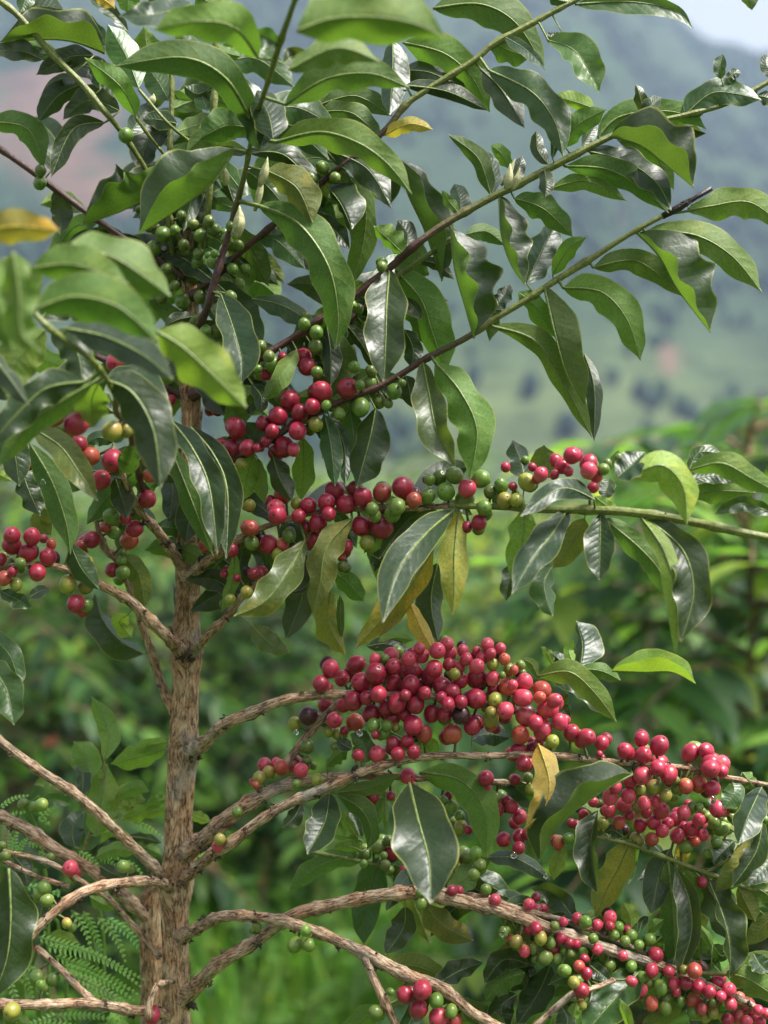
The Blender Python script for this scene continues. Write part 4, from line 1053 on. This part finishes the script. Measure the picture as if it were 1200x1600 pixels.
CHERRIES = '''
A 590,635,38,g 187,858,35,g 190,800,30,g 765,1100,40,g 720,1165,38,g 980,1035,28,g 940,1105,33,g 1003,1078,35,g 930,1190,28,g 1005,1190,22,g
B 312,785,33,g 258,840,32,g 370,835,30,g
D 858,212,40,g 942,190,36,g 935,30,42,g 1005,30,35,g 1058,115,30,g 1120,132,30,g 820,138,25,g 1010,355,35,g 965,350,28,g 1060,530,25,g 1040,410,20,g 525,820,45,y 590,815,40,y 250,755,50 355,790,56 295,815,32 370,880,40 425,938,45,o 530,960,56 470,1050,46 120,955,56 195,1005,40 690,1140,45 700,1030,34,o 540,500,50 800,675,28 1110,810,50 1035,885,35 1090,905,45 1160,900,42 1045,940,35 1020,710,38 1090,575,25 1170,1170,30,y 700,950,40,o 1130,975,30,y
E 225,320,32,g 283,358,36,g 283,425,40,g 80,508,42,g 20,425,32,g 405,362,30,g 403,425,32,g 435,460,38,g 590,50,28,g 540,602,36,g 578,680,36,g 648,635,40,g 490,710,45,g 280,790,36,y 485,605,25,g 390,740,30,g 685,595,20,g 450,230,25,g 10,530,22,g 285,545,30,g 222,470,40 238,520,42 125,475,25 45,555,28 185,495,25 310,635,48 428,620,52 160,675,50 105,750,46 208,735,46 265,705,40 195,820,45 35,785,38 130,895,50 175,908,32,p 75,820,35 5,900,22 45,870,30
E 125,1120,44,o 95,1185,46,p 70,1150,30 370,1100,48 330,1155,44 245,1170,40 420,1165,46 465,1090,40 500,1130,46 590,1110,46,o 690,1085,54 740,1145,40,o 545,1185,32,g 660,1175,44,g 190,1160,30,y 930,1028,42,g 860,1040,38,g 890,1105,45,g 1055,1045,44,g 975,1140,46,g 805,1125,40,g 1100,1105,36,g 1150,1075,35,g 1070,1180,40,g 1165,1145,40,y 815,1050,28,g 990,1090,44,p 1170,990,25
F 280,935,42 358,970,42 358,1005,40,p 235,985,38 395,1030,35,p 265,1010,25 200,1025,24 135,1025,36,p 95,990,22 115,1045,25 5,1080,22 380,1085,28 430,1000,30,g 70,1060,42,y 20,1145,36,y 500,945,22,g
H 290,55,46 235,70,30 490,65,46 590,68,56 100,15,46 60,150,44 125,150,30,p 20,288,40 280,125,34 425,160,32 155,110,35,g 520,145,36,y 560,20,30,g 640,10,40,g 405,255,28,g 400,210,22,o 1045,50,38 990,70,28 1080,10,30,g -25,75,40,o 100,200,30,y 340,10,36 200,20,36
G 965,155,38 1085,180,36 1165,75,40,o 1180,145,36,g 1155,375,32,y 1080,410,28,y 1190,290,30 1050,290,20 1110,310,20 55,155,46 55,110,44 150,115,44 130,190,44 225,210,42 175,285,42 0,220,30 428,130,42 630,78,42 605,135,42,o 525,272,34 355,430,44 20,310,38,o 75,340,30,y 60,280,25 95,240,28,g 45,238,26,g 318,342,42,y 400,350,38,y 405,435,36,g 575,285,35,g 535,98,32,g 520,20,40,g 495,70,28,o 415,235,30,y 570,230,26,g 240,150,25,o 380,160,30,o 590,30,26 480,140,22,y
H 305,805,42 350,735,46 402,780,40 470,715,44 495,800,50 440,760,36 560,755,50 555,690,28,p 605,690,26,g 635,670,36,p 645,725,40 715,690,38,p 730,745,50 635,800,46 725,815,52 820,770,50 835,735,45 875,820,46 575,855,42 455,885,50 410,905,36 540,945,46 660,895,48 750,905,44 780,675,34,p 765,640,30,p 850,650,42,p 895,620,35,p 910,665,36,p 970,650,30,p 985,690,32,p 905,715,32,p 955,725,28,p 930,760,30,y 1035,650,22,p 1060,685,30,p 1100,665,28,p 1085,625,34,p 1145,640,28,p 1035,725,38,p 960,790,38 1035,775,50 1110,780,36,p 1110,715,32,y 1165,690,30,o 1185,740,30,y 1155,765,18,g 1180,820,44,o 1115,835,35 1030,875,50 1120,880,38,y 1170,930,42,p 960,950,46,k 825,945,42 885,945,38 1015,1000,46 920,1040,48,o 735,1000,48 790,1040,40,o 640,965,40 465,985,42,o 368,975,40,p 328,905,38 245,955,48,k 1100,970,40,y 1100,1000,30,o 550,1000,32,g 615,1000,28,g 655,1010,22,y 600,1040,25,g 645,1085,36 570,1135,42,p 665,1135,36 710,1075,34 740,1125,34 560,1045,22 415,1025,24 480,1140,28 380,1040,30,y 340,1030,25,y 240,1098,36,g 183,990,32,y 240,1165,24,g 370,1100,22,g 920,845,40 870,870,30 700,860,30 1100,940,30,y 40,1185,36,p 95,1175,26,p 115,1190,32,o 170,1185,32,p 225,1190,28 520,870,36 610,920,36 790,850,34 900,900,34 960,890,34 700,950,34 600,750,30
K 15,45,32,y 60,20,32,y 0,80,20,o 120,5,32,o 210,10,36,p 190,75,24,g 285,55,32,y 165,0,25,o
I 60,795,40,p 10,740,24,o 40,718,24,g 140,835,46,o 50,870,44,p 170,920,48,p 65,960,46,p 200,885,36,p 225,985,40,p 145,1025,50,p 40,1045,44,o 190,1075,34,y 5,810,24,p 0,920,24 30,1115,38 100,1110,36 55,1180,40 125,1085,25,p 110,990,40 130,870,30,o 280,1035,42 350,1055,42 420,1085,38 605,1065,36 530,1120,40 690,1095,48 615,1140,42 690,1180,46 835,1130,44 910,1120,40 930,1180,45 980,1180,40,p 410,1135,18
M 610,35,44,p 735,30,44 685,0,40 555,60,34 665,90,36,y 720,130,30,y 600,100,30,y 875,75,40,o 815,85,36,o 940,95,38 930,5,44 985,15,32 825,10,30,y 770,95,28,g 765,60,25,g 460,135,38,p 485,90,32,p 545,130,36,p 525,175,38,p 455,200,36,p 550,220,26,p 500,255,34,o 425,260,32,y 380,160,26,p 410,165,20,g 620,165,32,p 675,155,30,p 570,180,20,y 700,200,40,p 665,255,36,p 600,270,34 760,240,36,p 805,210,36,p 840,285,38,p 875,245,32,p 895,315,30,p 775,318,38,p 705,295,32,p 860,345,24,o 655,335,34,o 585,335,34,y 815,370,32,g 965,190,42,p 990,200,32,p 950,255,34,g 980,285,36,g 945,230,25,g 915,225,26,g 960,350,30,g 915,400,26,g 845,185,26,g 880,185,20,g 1035,190,24,g 1030,230,24,g 1185,240,20,g 890,535,26 35,230,36 35,320,36 75,310,30 30,375,32 0,180,32 335,215,22 280,260,24 220,350,32,o 265,330,28,g 75,45,26,g 85,100,26,y 15,55,28 730,260,30,p 630,210,26
M 80,640,30,p 110,665,28 305,705,28,p 342,722,32,g 400,735,28,p 460,700,34,p 500,745,28,g 478,785,28,g 460,740,24 530,812,28,g 560,785,30,g 595,830,26,g 645,805,32,g 675,875,36 655,950,34 735,955,28 695,1030,36,g 740,1065,26,g 540,760,24,p 135,798,34,y 180,820,26,g 190,850,36 45,840,28,y 20,815,30,y 110,750,30 75,755,28 245,855,24,g 275,870,24,g 335,865,22,g 155,890,36,g 110,895,22,g 210,895,24,g 230,800,28 270,820,24 300,825,24 250,950,30,g 290,1005,30,y 325,1043,38 325,1108,26,y 315,930,30,o 350,965,30 460,925,30,g 340,810,26,g 855,950,38,o 805,945,24,y 815,1010,32 875,1025,36 925,1050,34 850,1090,36,o 940,1100,20,g 945,1150,26,y 905,1165,30,y 965,1005,32,p 1018,1038,34,p 1025,1105,32,p 1065,1080,32,p 1105,1110,36,p 1065,1165,34,p 1130,1165,28,p 1155,1135,26,p 1010,1180,30 1165,1190,26,p 655,1105,32,o 690,1100,26,g 720,1125,30,g 720,1080,26,g 790,1095,26,g 845,1145,28,g 1190,1150,26,p 1100,1190,30,p
K 710,38,40,p 735,90,28,o 545,133,38 632,130,22 1078,48,40 1075,95,32 1175,155,28 1135,195,30 1160,335,36 638,398,36 695,485,28 655,355,26 575,370,34,g 620,340,26,g 515,405,28,g 605,455,28,g 655,455,24,g 625,480,26,g 660,515,24,g 505,450,22,g 600,410,20,g 920,180,28,g 955,225,26,g 960,278,34,y 995,290,22 880,150,22,g 1120,140,32,g 900,130,20 920,440,32 905,470,28,o 935,420,22 985,420,38,g 1030,400,32,g 1050,455,32,g 960,490,28,g 915,515,30,g 1020,500,30,g 920,575,28 950,575,24 1078,570,28,g 1120,618,30,p 770,587,24,g 775,635,28,g 232,762,28,g 182,828,36,g 248,830,30,g 5,742,24,g 697,1062,40 780,1040,48 762,1130,46 855,1168,48,p 915,1140,32,g 845,1090,36,g 935,1185,36,o 630,1050,20,g 560,1145,34,g 1160,770,26,g 1195,800,20,o
J 108,168,26,g 160,180,24,g 195,172,32,g 330,470,40,p 577,462,32,g 25,410,26,g 10,362,20,g 235,420,22,g 205,562,36,g 220,620,30,g 312,727,26,y 172,982,36,g 248,992,32,g 190,1015,24,g 712,1158,44 55,1138,40,y 1112,207,28,g 1022,365,32,p 1030,335,30,y
A 700,1060,30,g 860,1150,30,g 820,1080,28,g 905,1050,26,g 1060,1120,26,g 1120,1150,26,g 680,1010,26,g 1080,1060,24,g 850,1010,24,g
D 900,100,32,g 1080,190,30,g 860,280,30,g 920,300,30,g 1090,60,28,g 780,60,28,g 760,200,28,g 1110,250,28,g 1080,330,30,g 1120,380,28,g 1000,460,28,g 880,420,26,g 1150,60,24,g 780,360,26,g
E 60,470,30,g 10,470,28,g 340,300,28,g 480,250,28,g 520,330,26,g 370,500,30,g 460,520,30,g 540,540,28,g 330,700,26,g 620,690,24,g
M 560,930,28,g 610,980,28,g 400,850,28,p 430,880,26,g 380,800,26,g 560,1000,26,p 520,880,26,p 610,1040,28,p 640,1010,24,g 760,1010,28,p 770,1050,24,p 940,1110,26,p 890,1130,28,p 980,1070,26,p 200,740,24,g 240,720,22,p 60,860,28,p 100,850,24,g
'''
leaf_rows = []
for line in LEAVES.strip().split('\n'):
    q = line.split()
    if not q: continue
    ox, oy = TILE[q[0]]; sc_ = 1 if q[0] == 'Z' else 3
    pts = [tuple(float(c) for c in s.split(',')) for s in q[1:] if ',' in s]
    rest = [s for s in q[1:] if ',' not in s]
    pts = [(ox + x / sc_, oy + y / sc_) for x, y in pts]
    wL, wR = float(rest[0]) / sc_, float(rest[1]) / sc_; side, col = rest[2], rest[3]; off = float(rest[4]) if len(rest) > 4 else 0
    ab = float(rest[5]) if len(rest) > 5 else None
    leaf_rows.append((pts, wL, wR, side, col, off, ab))
built = []
for k, (pts, wL, wR, side, col, off, ab) in enumerate(leaf_rows):
    rnd = random.Random(k * 7 + 3)
    dist, bo, bd, bx, by = nearest(*pts[0])
    base_d = bd if dist < 45 else .99
    if ab: base_d = ab
    attach = P(bx, by, bd) if (dist < 45 and (not ab or abs(ab - bd) < .05)) else None
    if attach is None and ab is None: base_d = 1.02
    if attach is not None and dist > 12: base_d = bd + off * .005
    tiltv = {'T': rnd.uniform(.25, .6), 'U': rnd.uniform(-.35, .0)}[side]
    if col == 'x': tiltv = rnd.uniform(.8, 1.15)
    h = abs(pts[0][1] - pts[-1][1])
    if h > 110: tiltv *= .6
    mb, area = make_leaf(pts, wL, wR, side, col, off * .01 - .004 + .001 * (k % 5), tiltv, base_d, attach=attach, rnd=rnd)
    built.append((area, mb, bo))
# more leaf pairs further back along the same twigs
rf = random.Random(21)
def x0_(q): return q[0] < 620 and q[1] < 640
for bo, smp, _ in branches:
    L = 0
    for i in range(1, len(smp)):
        L += math.hypot(smp[i][0] - smp[i - 1][0], smp[i][1] - smp[i - 1][1])
        if L < (27 if x0_(smp[i]) else 40): continue
        L = 0; x, y, d = smp[i]
        ok = (20 < x < 600 and 60 < y < 960 and d > .93) or (600 < x < 1200 and 1300 < y < 1620) or (420 < x < 700 and 640 < y < 900)
        if not ok or (x < 260 and 140 < y < 330) or (x < 230 and y > 820): continue
        for s_ in (-1, 1):
            if rf.random() < .3: continue
            ln = rf.uniform(50, 125); a = rf.uniform(-.9, 1.25); dx, dy = s_ * math.cos(a) * ln, math.sin(a) * ln; dr = ln * rf.uniform(.05, .25)
            pts = [(x, y), (x + dx * .5, y + dy * .5 - dr * .5), (x + dx, y + dy + dr)]; wd = ln * rf.uniform(.14, .21); side = rf.choice('TTU')
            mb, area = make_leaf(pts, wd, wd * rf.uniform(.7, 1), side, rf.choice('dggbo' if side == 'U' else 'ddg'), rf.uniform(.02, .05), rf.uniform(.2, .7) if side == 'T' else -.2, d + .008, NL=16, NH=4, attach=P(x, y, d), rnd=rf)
            built.append((-area, mb, bo))
order = sorted(range(len(built)), key=lambda i: -built[i][0])
rest = MB()
for rank, i in enumerate(order):
    area, mb, bo = built[i]
    if rank < 100:
        v0 = mb.v[6]; mb.build('leaf', [LEAF, TWIG], bo, origin=v0)
    else: rest.join(mb)
tag(rest.build('small_leaves', [LEAF, TWIG], tree), kind='stuff')

# ------------------------------------------------------------------ cherries
CC = {'r': ((.28, .016, .042), (.35, .05, .05)), 'p': ((.46, .045, .085), (.50, .18, .09)), 'o': ((.34, .06, .04), (.28, .19, .05)),
      'g': ((.105, .175, .028), (.17, .22, .04)), 'y': ((.22, .23, .035), (.32, .13, .05)), 'k': ((.04, .010, .014), (.09, .02, .02))}
ch = []
for line in CHERRIES.strip().split('\n'):
    q = line.split(); ox, oy = TILE[q[0]]
    for s in q[1:]:
        a = s.split(','); c = a[3] if len(a) > 3 else 'r'
        x, y, r = ox + float(a[0]) / 3, oy + float(a[1]) / 3, float(a[2]) / 3
        ch.append([x, y, r, c, 0.0, None])
# distance: on its branch, nearer the more central it sits, then pushed apart in depth
for c in ch:
    dist, bo, bd, bx, by = nearest(c[0], c[1]); c[5] = bo
    if dist > 110: bd = 1.0
    dd = max(0, 26 - dist) * S
    c[4] = bd - dd * (1 if random.random() < .8 else -1) - random.uniform(-.002, .006)
    c.append((bx, by, bd))
for it in range(60):
    for i in range(len(ch)):
        a = ch[i]
        for j in range(i + 1, len(ch)):
            b = ch[j]; dx = a[0] - b[0]
            if abs(dx) > 42: continue
            dy = a[1] - b[1]; rs = (a[2] + b[2]) * .97; d2 = dx * dx + dy * dy
            if d2 >= rs * rs or abs(a[4] - b[4]) > .03: continue
            need = math.sqrt(rs * rs - d2) * S; gap = b[4] - a[4]
            if abs(gap) < need:
                push = (need - abs(gap)) * .5
                if gap == 0: gap = -1
                sg = 1 if gap > 0 else -1
                # larger drawn cherries tend to be the nearer ones
                a[4] -= push * sg; b[4] += push * sg
NS, NR = 18, 13
def cherry(mb, c, rnd):
    x, y, r, k, d = c[:5]; ct = P(x, y, d); r = r * S * d * 1.0
    bx, by, bd = c[6]; outw = (ct - P(bx, by, bd)); outw = outw.normalized() if outw.length > 1e-6 else Vector((0, -1, 0))
    axis = (outw * .8 + Vector((rnd.uniform(-.6, .6), -rnd.uniform(.1, 1.0), rnd.uniform(-.7, .3)))).normalized()
    e1 = axis.cross(Vector((.2, .3, 1))).normalized(); e2 = axis.cross(e1)
    el = rnd.uniform(1.02, 1.17); fl = rnd.uniform(.90, 1.0); lp = rnd.uniform(0, 50); vs = []; uvs = []
    for i in range(NR + 1):
        th = math.pi * i / NR; st, ct_ = math.sin(th), math.cos(th)
        for j in range(NS):
            a = 2 * math.pi * j / NS; rr = 1.0
            if i == 0: rr = .93
            elif i == 1: rr = .985
            rr *= 1 + .05 * nz(st * math.cos(a) * 1.3 + lp, st * math.sin(a) * 1.3, ct_ * 1.3)
            vs.append(ct + (e1 * math.cos(a) * fl + e2 * math.sin(a)) * st * r * rr * .985 + axis * ct_ * r * rr * el)
            uvs.append((j / NS, i / NR))
    fs = [(i * NS + j, i * NS + (j + 1) % NS, (i + 1) * NS + (j + 1) % NS, (i + 1) * NS + j) for i in range(NR) for j in range(NS)]
    fs = [f[::-1] for f in fs]
    c1, c2 = CC[k]; v = rnd.uniform(.8, 1.25); h = rnd.uniform(.85, 1.15)
    mb.add(vs, fs, 0, uvs, (c1[0] * v, c1[1] * v * h, c1[2] * v, 1), (c2[0] * v, c2[1] * v * h, c2[2] * v, 1))
    # navel: a small raised ring with a dark dot
    tip = ct + axis * r * el * .94; n = 8; vs = [tip + axis * r * .035]
    for rad, hgt in ((.045, .04), (.08, .07), (.12, .03)):
        for j in range(n):
            a = 2 * math.pi * j / n; vs.append(tip + (e1 * math.cos(a) + e2 * math.sin(a)) * r * rad + axis * r * hgt)
    fs = [(0, 1 + j, 1 + (j + 1) % n) for j in range(n)]
    for k_ in range(2): fs += [(1 + k_ * n + j, 1 + (k_ + 1) * n + j, 1 + (k_ + 1) * n + (j + 1) % n, 1 + k_ * n + (j + 1) % n) for j in range(n)]
    nc = (.10, .05, .03, 1) if k in 'rpk' else (.12, .12, .05, 1)
    mb.add(vs, fs, 1, None, nc, nc)
    # short stalk back to the branch
    if (ct - P(bx, by, bd)).length < .017:
        tube(mb, [ct - axis * r * .9, (ct - axis * r + P(bx, by, bd)) * .5, P(bx, by, bd)], [.0009, .0009, .0012], 5, 1, c1=(.12, .14, .05, 1))
order = sorted(range(len(ch)), key=lambda i: -ch[i][2]); rest = MB()
for rank, i in enumerate(order):
    rnd = random.Random(i * 5 + 1)
    if rank < 100:
        mb = MB(); cherry(mb, ch[i], rnd); mb.build('cherry', [CHERRY, DRY], ch[i][5], origin=tuple(P(ch[i][0], ch[i][1], ch[i][4])))
    else: cherry(rest, ch[i], rnd)
# berries tucked behind the drawn ones, filling the clusters
fill = random.Random(5)
for i, c in enumerate(ch):
    if fill.random() < .6:
        k = 'g' if c[3] in 'gy' else fill.choice('rrrgk'); r = c[2] * fill.uniform(.75, .95)
        bx, by, bd = c[6]
        cc_ = [c[0] + fill.uniform(-12, 12), c[1] + fill.uniform(-12, 12), r, k, max(bd, c[4]) + fill.uniform(.014, .024), None, (bx, by, bd)]
        cherry(rest, cc_, fill)
tag(rest.build('small_cherries', [CHERRY, DRY], tree), kind='stuff')

# ------------------------------------------------------------------ flower buds
def bud(x0, y0, x1, y1, wpx, d, col=(.62, .60, .34, 1)):
    mb = MB(); a = P(x0, y0, d); b = P(x1, y1, d - .004); pts = []; rad = []
    for i in range(9):
        t = i / 8; pts.append(a.lerp(b, t) + Vector((math.sin(t * 3) * .0008, 0, 0))); rad.append(wpx * S * (.25 + .75 * math.sin(math.pi * min(1, t * .8 + .12)) ** 1.5) * (1 - t ** 4 * .92))
    tube(mb, pts, rad, 10, 0, c1=[tuple(col[k] * (.55 + .45 * min(1, i / 4)) for k in range(3)) + (1,) for i in range(9)])
    dist, bo, bd, bx, by = nearest(x0, y0); mb.build('flower_bud', [FLOW], bo)
for b_ in ((353, 290, 346, 255, 7, .96), (405, 292, 418, 245, 7, .95), (370, 372, 374, 320, 10, .97), (398, 330, 410, 270, 6, .98), (362, 368, 380, 335, 6, .975), (233, 165, 240, 146, 6, 1.0),
           (790, 296, 797, 255, 7, .96), (800, 298, 812, 262, 6, .97), (783, 290, 805, 248, 5, .965)): bud(*b_)

# ------------------------------------------------------------------ rain drops
m_, n_, p_, o_ = mat('water'); p_.inputs['Transmission Weight'].default_value = 1; p_.inputs['Roughness'].default_value = .02; p_.inputs['IOR'].default_value = 1.33; p_.inputs['Base Color'].default_value = (1, 1, 1, 1)
dm = MB(); vs = []
for i in range(11):
    t = math.pi * i / 10
    for j in range(14):
        a = 2 * math.pi * j / 14; r = math.sin(t) * (1 - .35 * max(0, math.cos(t))); vs.append((r * math.cos(a), r * math.sin(a), math.cos(t) * 1.1))
dm.add(vs, [(i * 14 + j, (i + 1) * 14 + j, (i + 1) * 14 + (j + 1) % 14, i * 14 + (j + 1) % 14) for i in range(10) for j in range(14)])
dme = dm.mesh('water_drop', [m_])
for x, y, r, d, lb in (
    (644, 1241, 4.5, .952, 'water drop under the reddish cherry atop the big glossy dark leaf'),
    (853, 1369, 4, .975, 'water drop below the dark folded leaf next to the yellow one'),
    (1113, 1250, 6, .955, 'largest water drop, under the red cherries near the right edge'),
    (463, 1144, 4, .99, 'small water drop under the green cherry left of the big red cluster'),
    (562, 1145, 5, .965, 'water drop under the orange cherry at the lower left of the big red cluster'),
    (597, 1575, 3.5, .99, 'tiny water drop near the bottom fork by four red cherries'),
    (67, 753, 4, .945, 'water drop under the two red cherries at the upper left edge'),
    (786, 1460, 5, .96, 'water drop hanging beneath the thick lower right branch'),
    (803, 1336, 5, .97, 'water drop under the hanging red cherries left of the yellow leaf'),
    (372, 800, 3, .98, 'tiny water drop beside the cherries right of the upper trunk')):
    o = bpy.data.objects.new('water_drop', dme); C.objects.link(o); o.location = P(x, y, d); o.scale = (r * S,) * 3
    tag(o, lb, 'water drop', 'water drops hanging on the coffee tree')
# ------------------------------------------------------------------ air between here and the far slope
HAZE = .00046
x0, x1, y0, y1, z0, z1 = -620, 620, -8, 1090, -60, 460
mb = MB(); mb.add([(x0, y0, z0), (x1, y0, z0), (x1, y1, z0), (x0, y1, z0), (x0, y0, z1), (x1, y0, z1), (x1, y1, z1), (x0, y1, z1)],
    [(0, 3, 2, 1), (4, 5, 6, 7), (0, 1, 5, 4), (1, 2, 6, 5), (2, 3, 7, 6), (3, 0, 4, 7)])
hm, hn, hp, ho = mat('air'); hn.nodes.remove(hp); pv = hn.nodes.new('ShaderNodeVolumePrincipled')
pv.inputs['Density'].default_value = HAZE; pv.inputs['Color'].default_value = (.58, .74, 1, 1); pv.inputs['Anisotropy'].default_value = .2
hn.links.new(pv.outputs[0], ho.inputs['Volume']); tag(mb.build('haze', hm), kind='stuff')
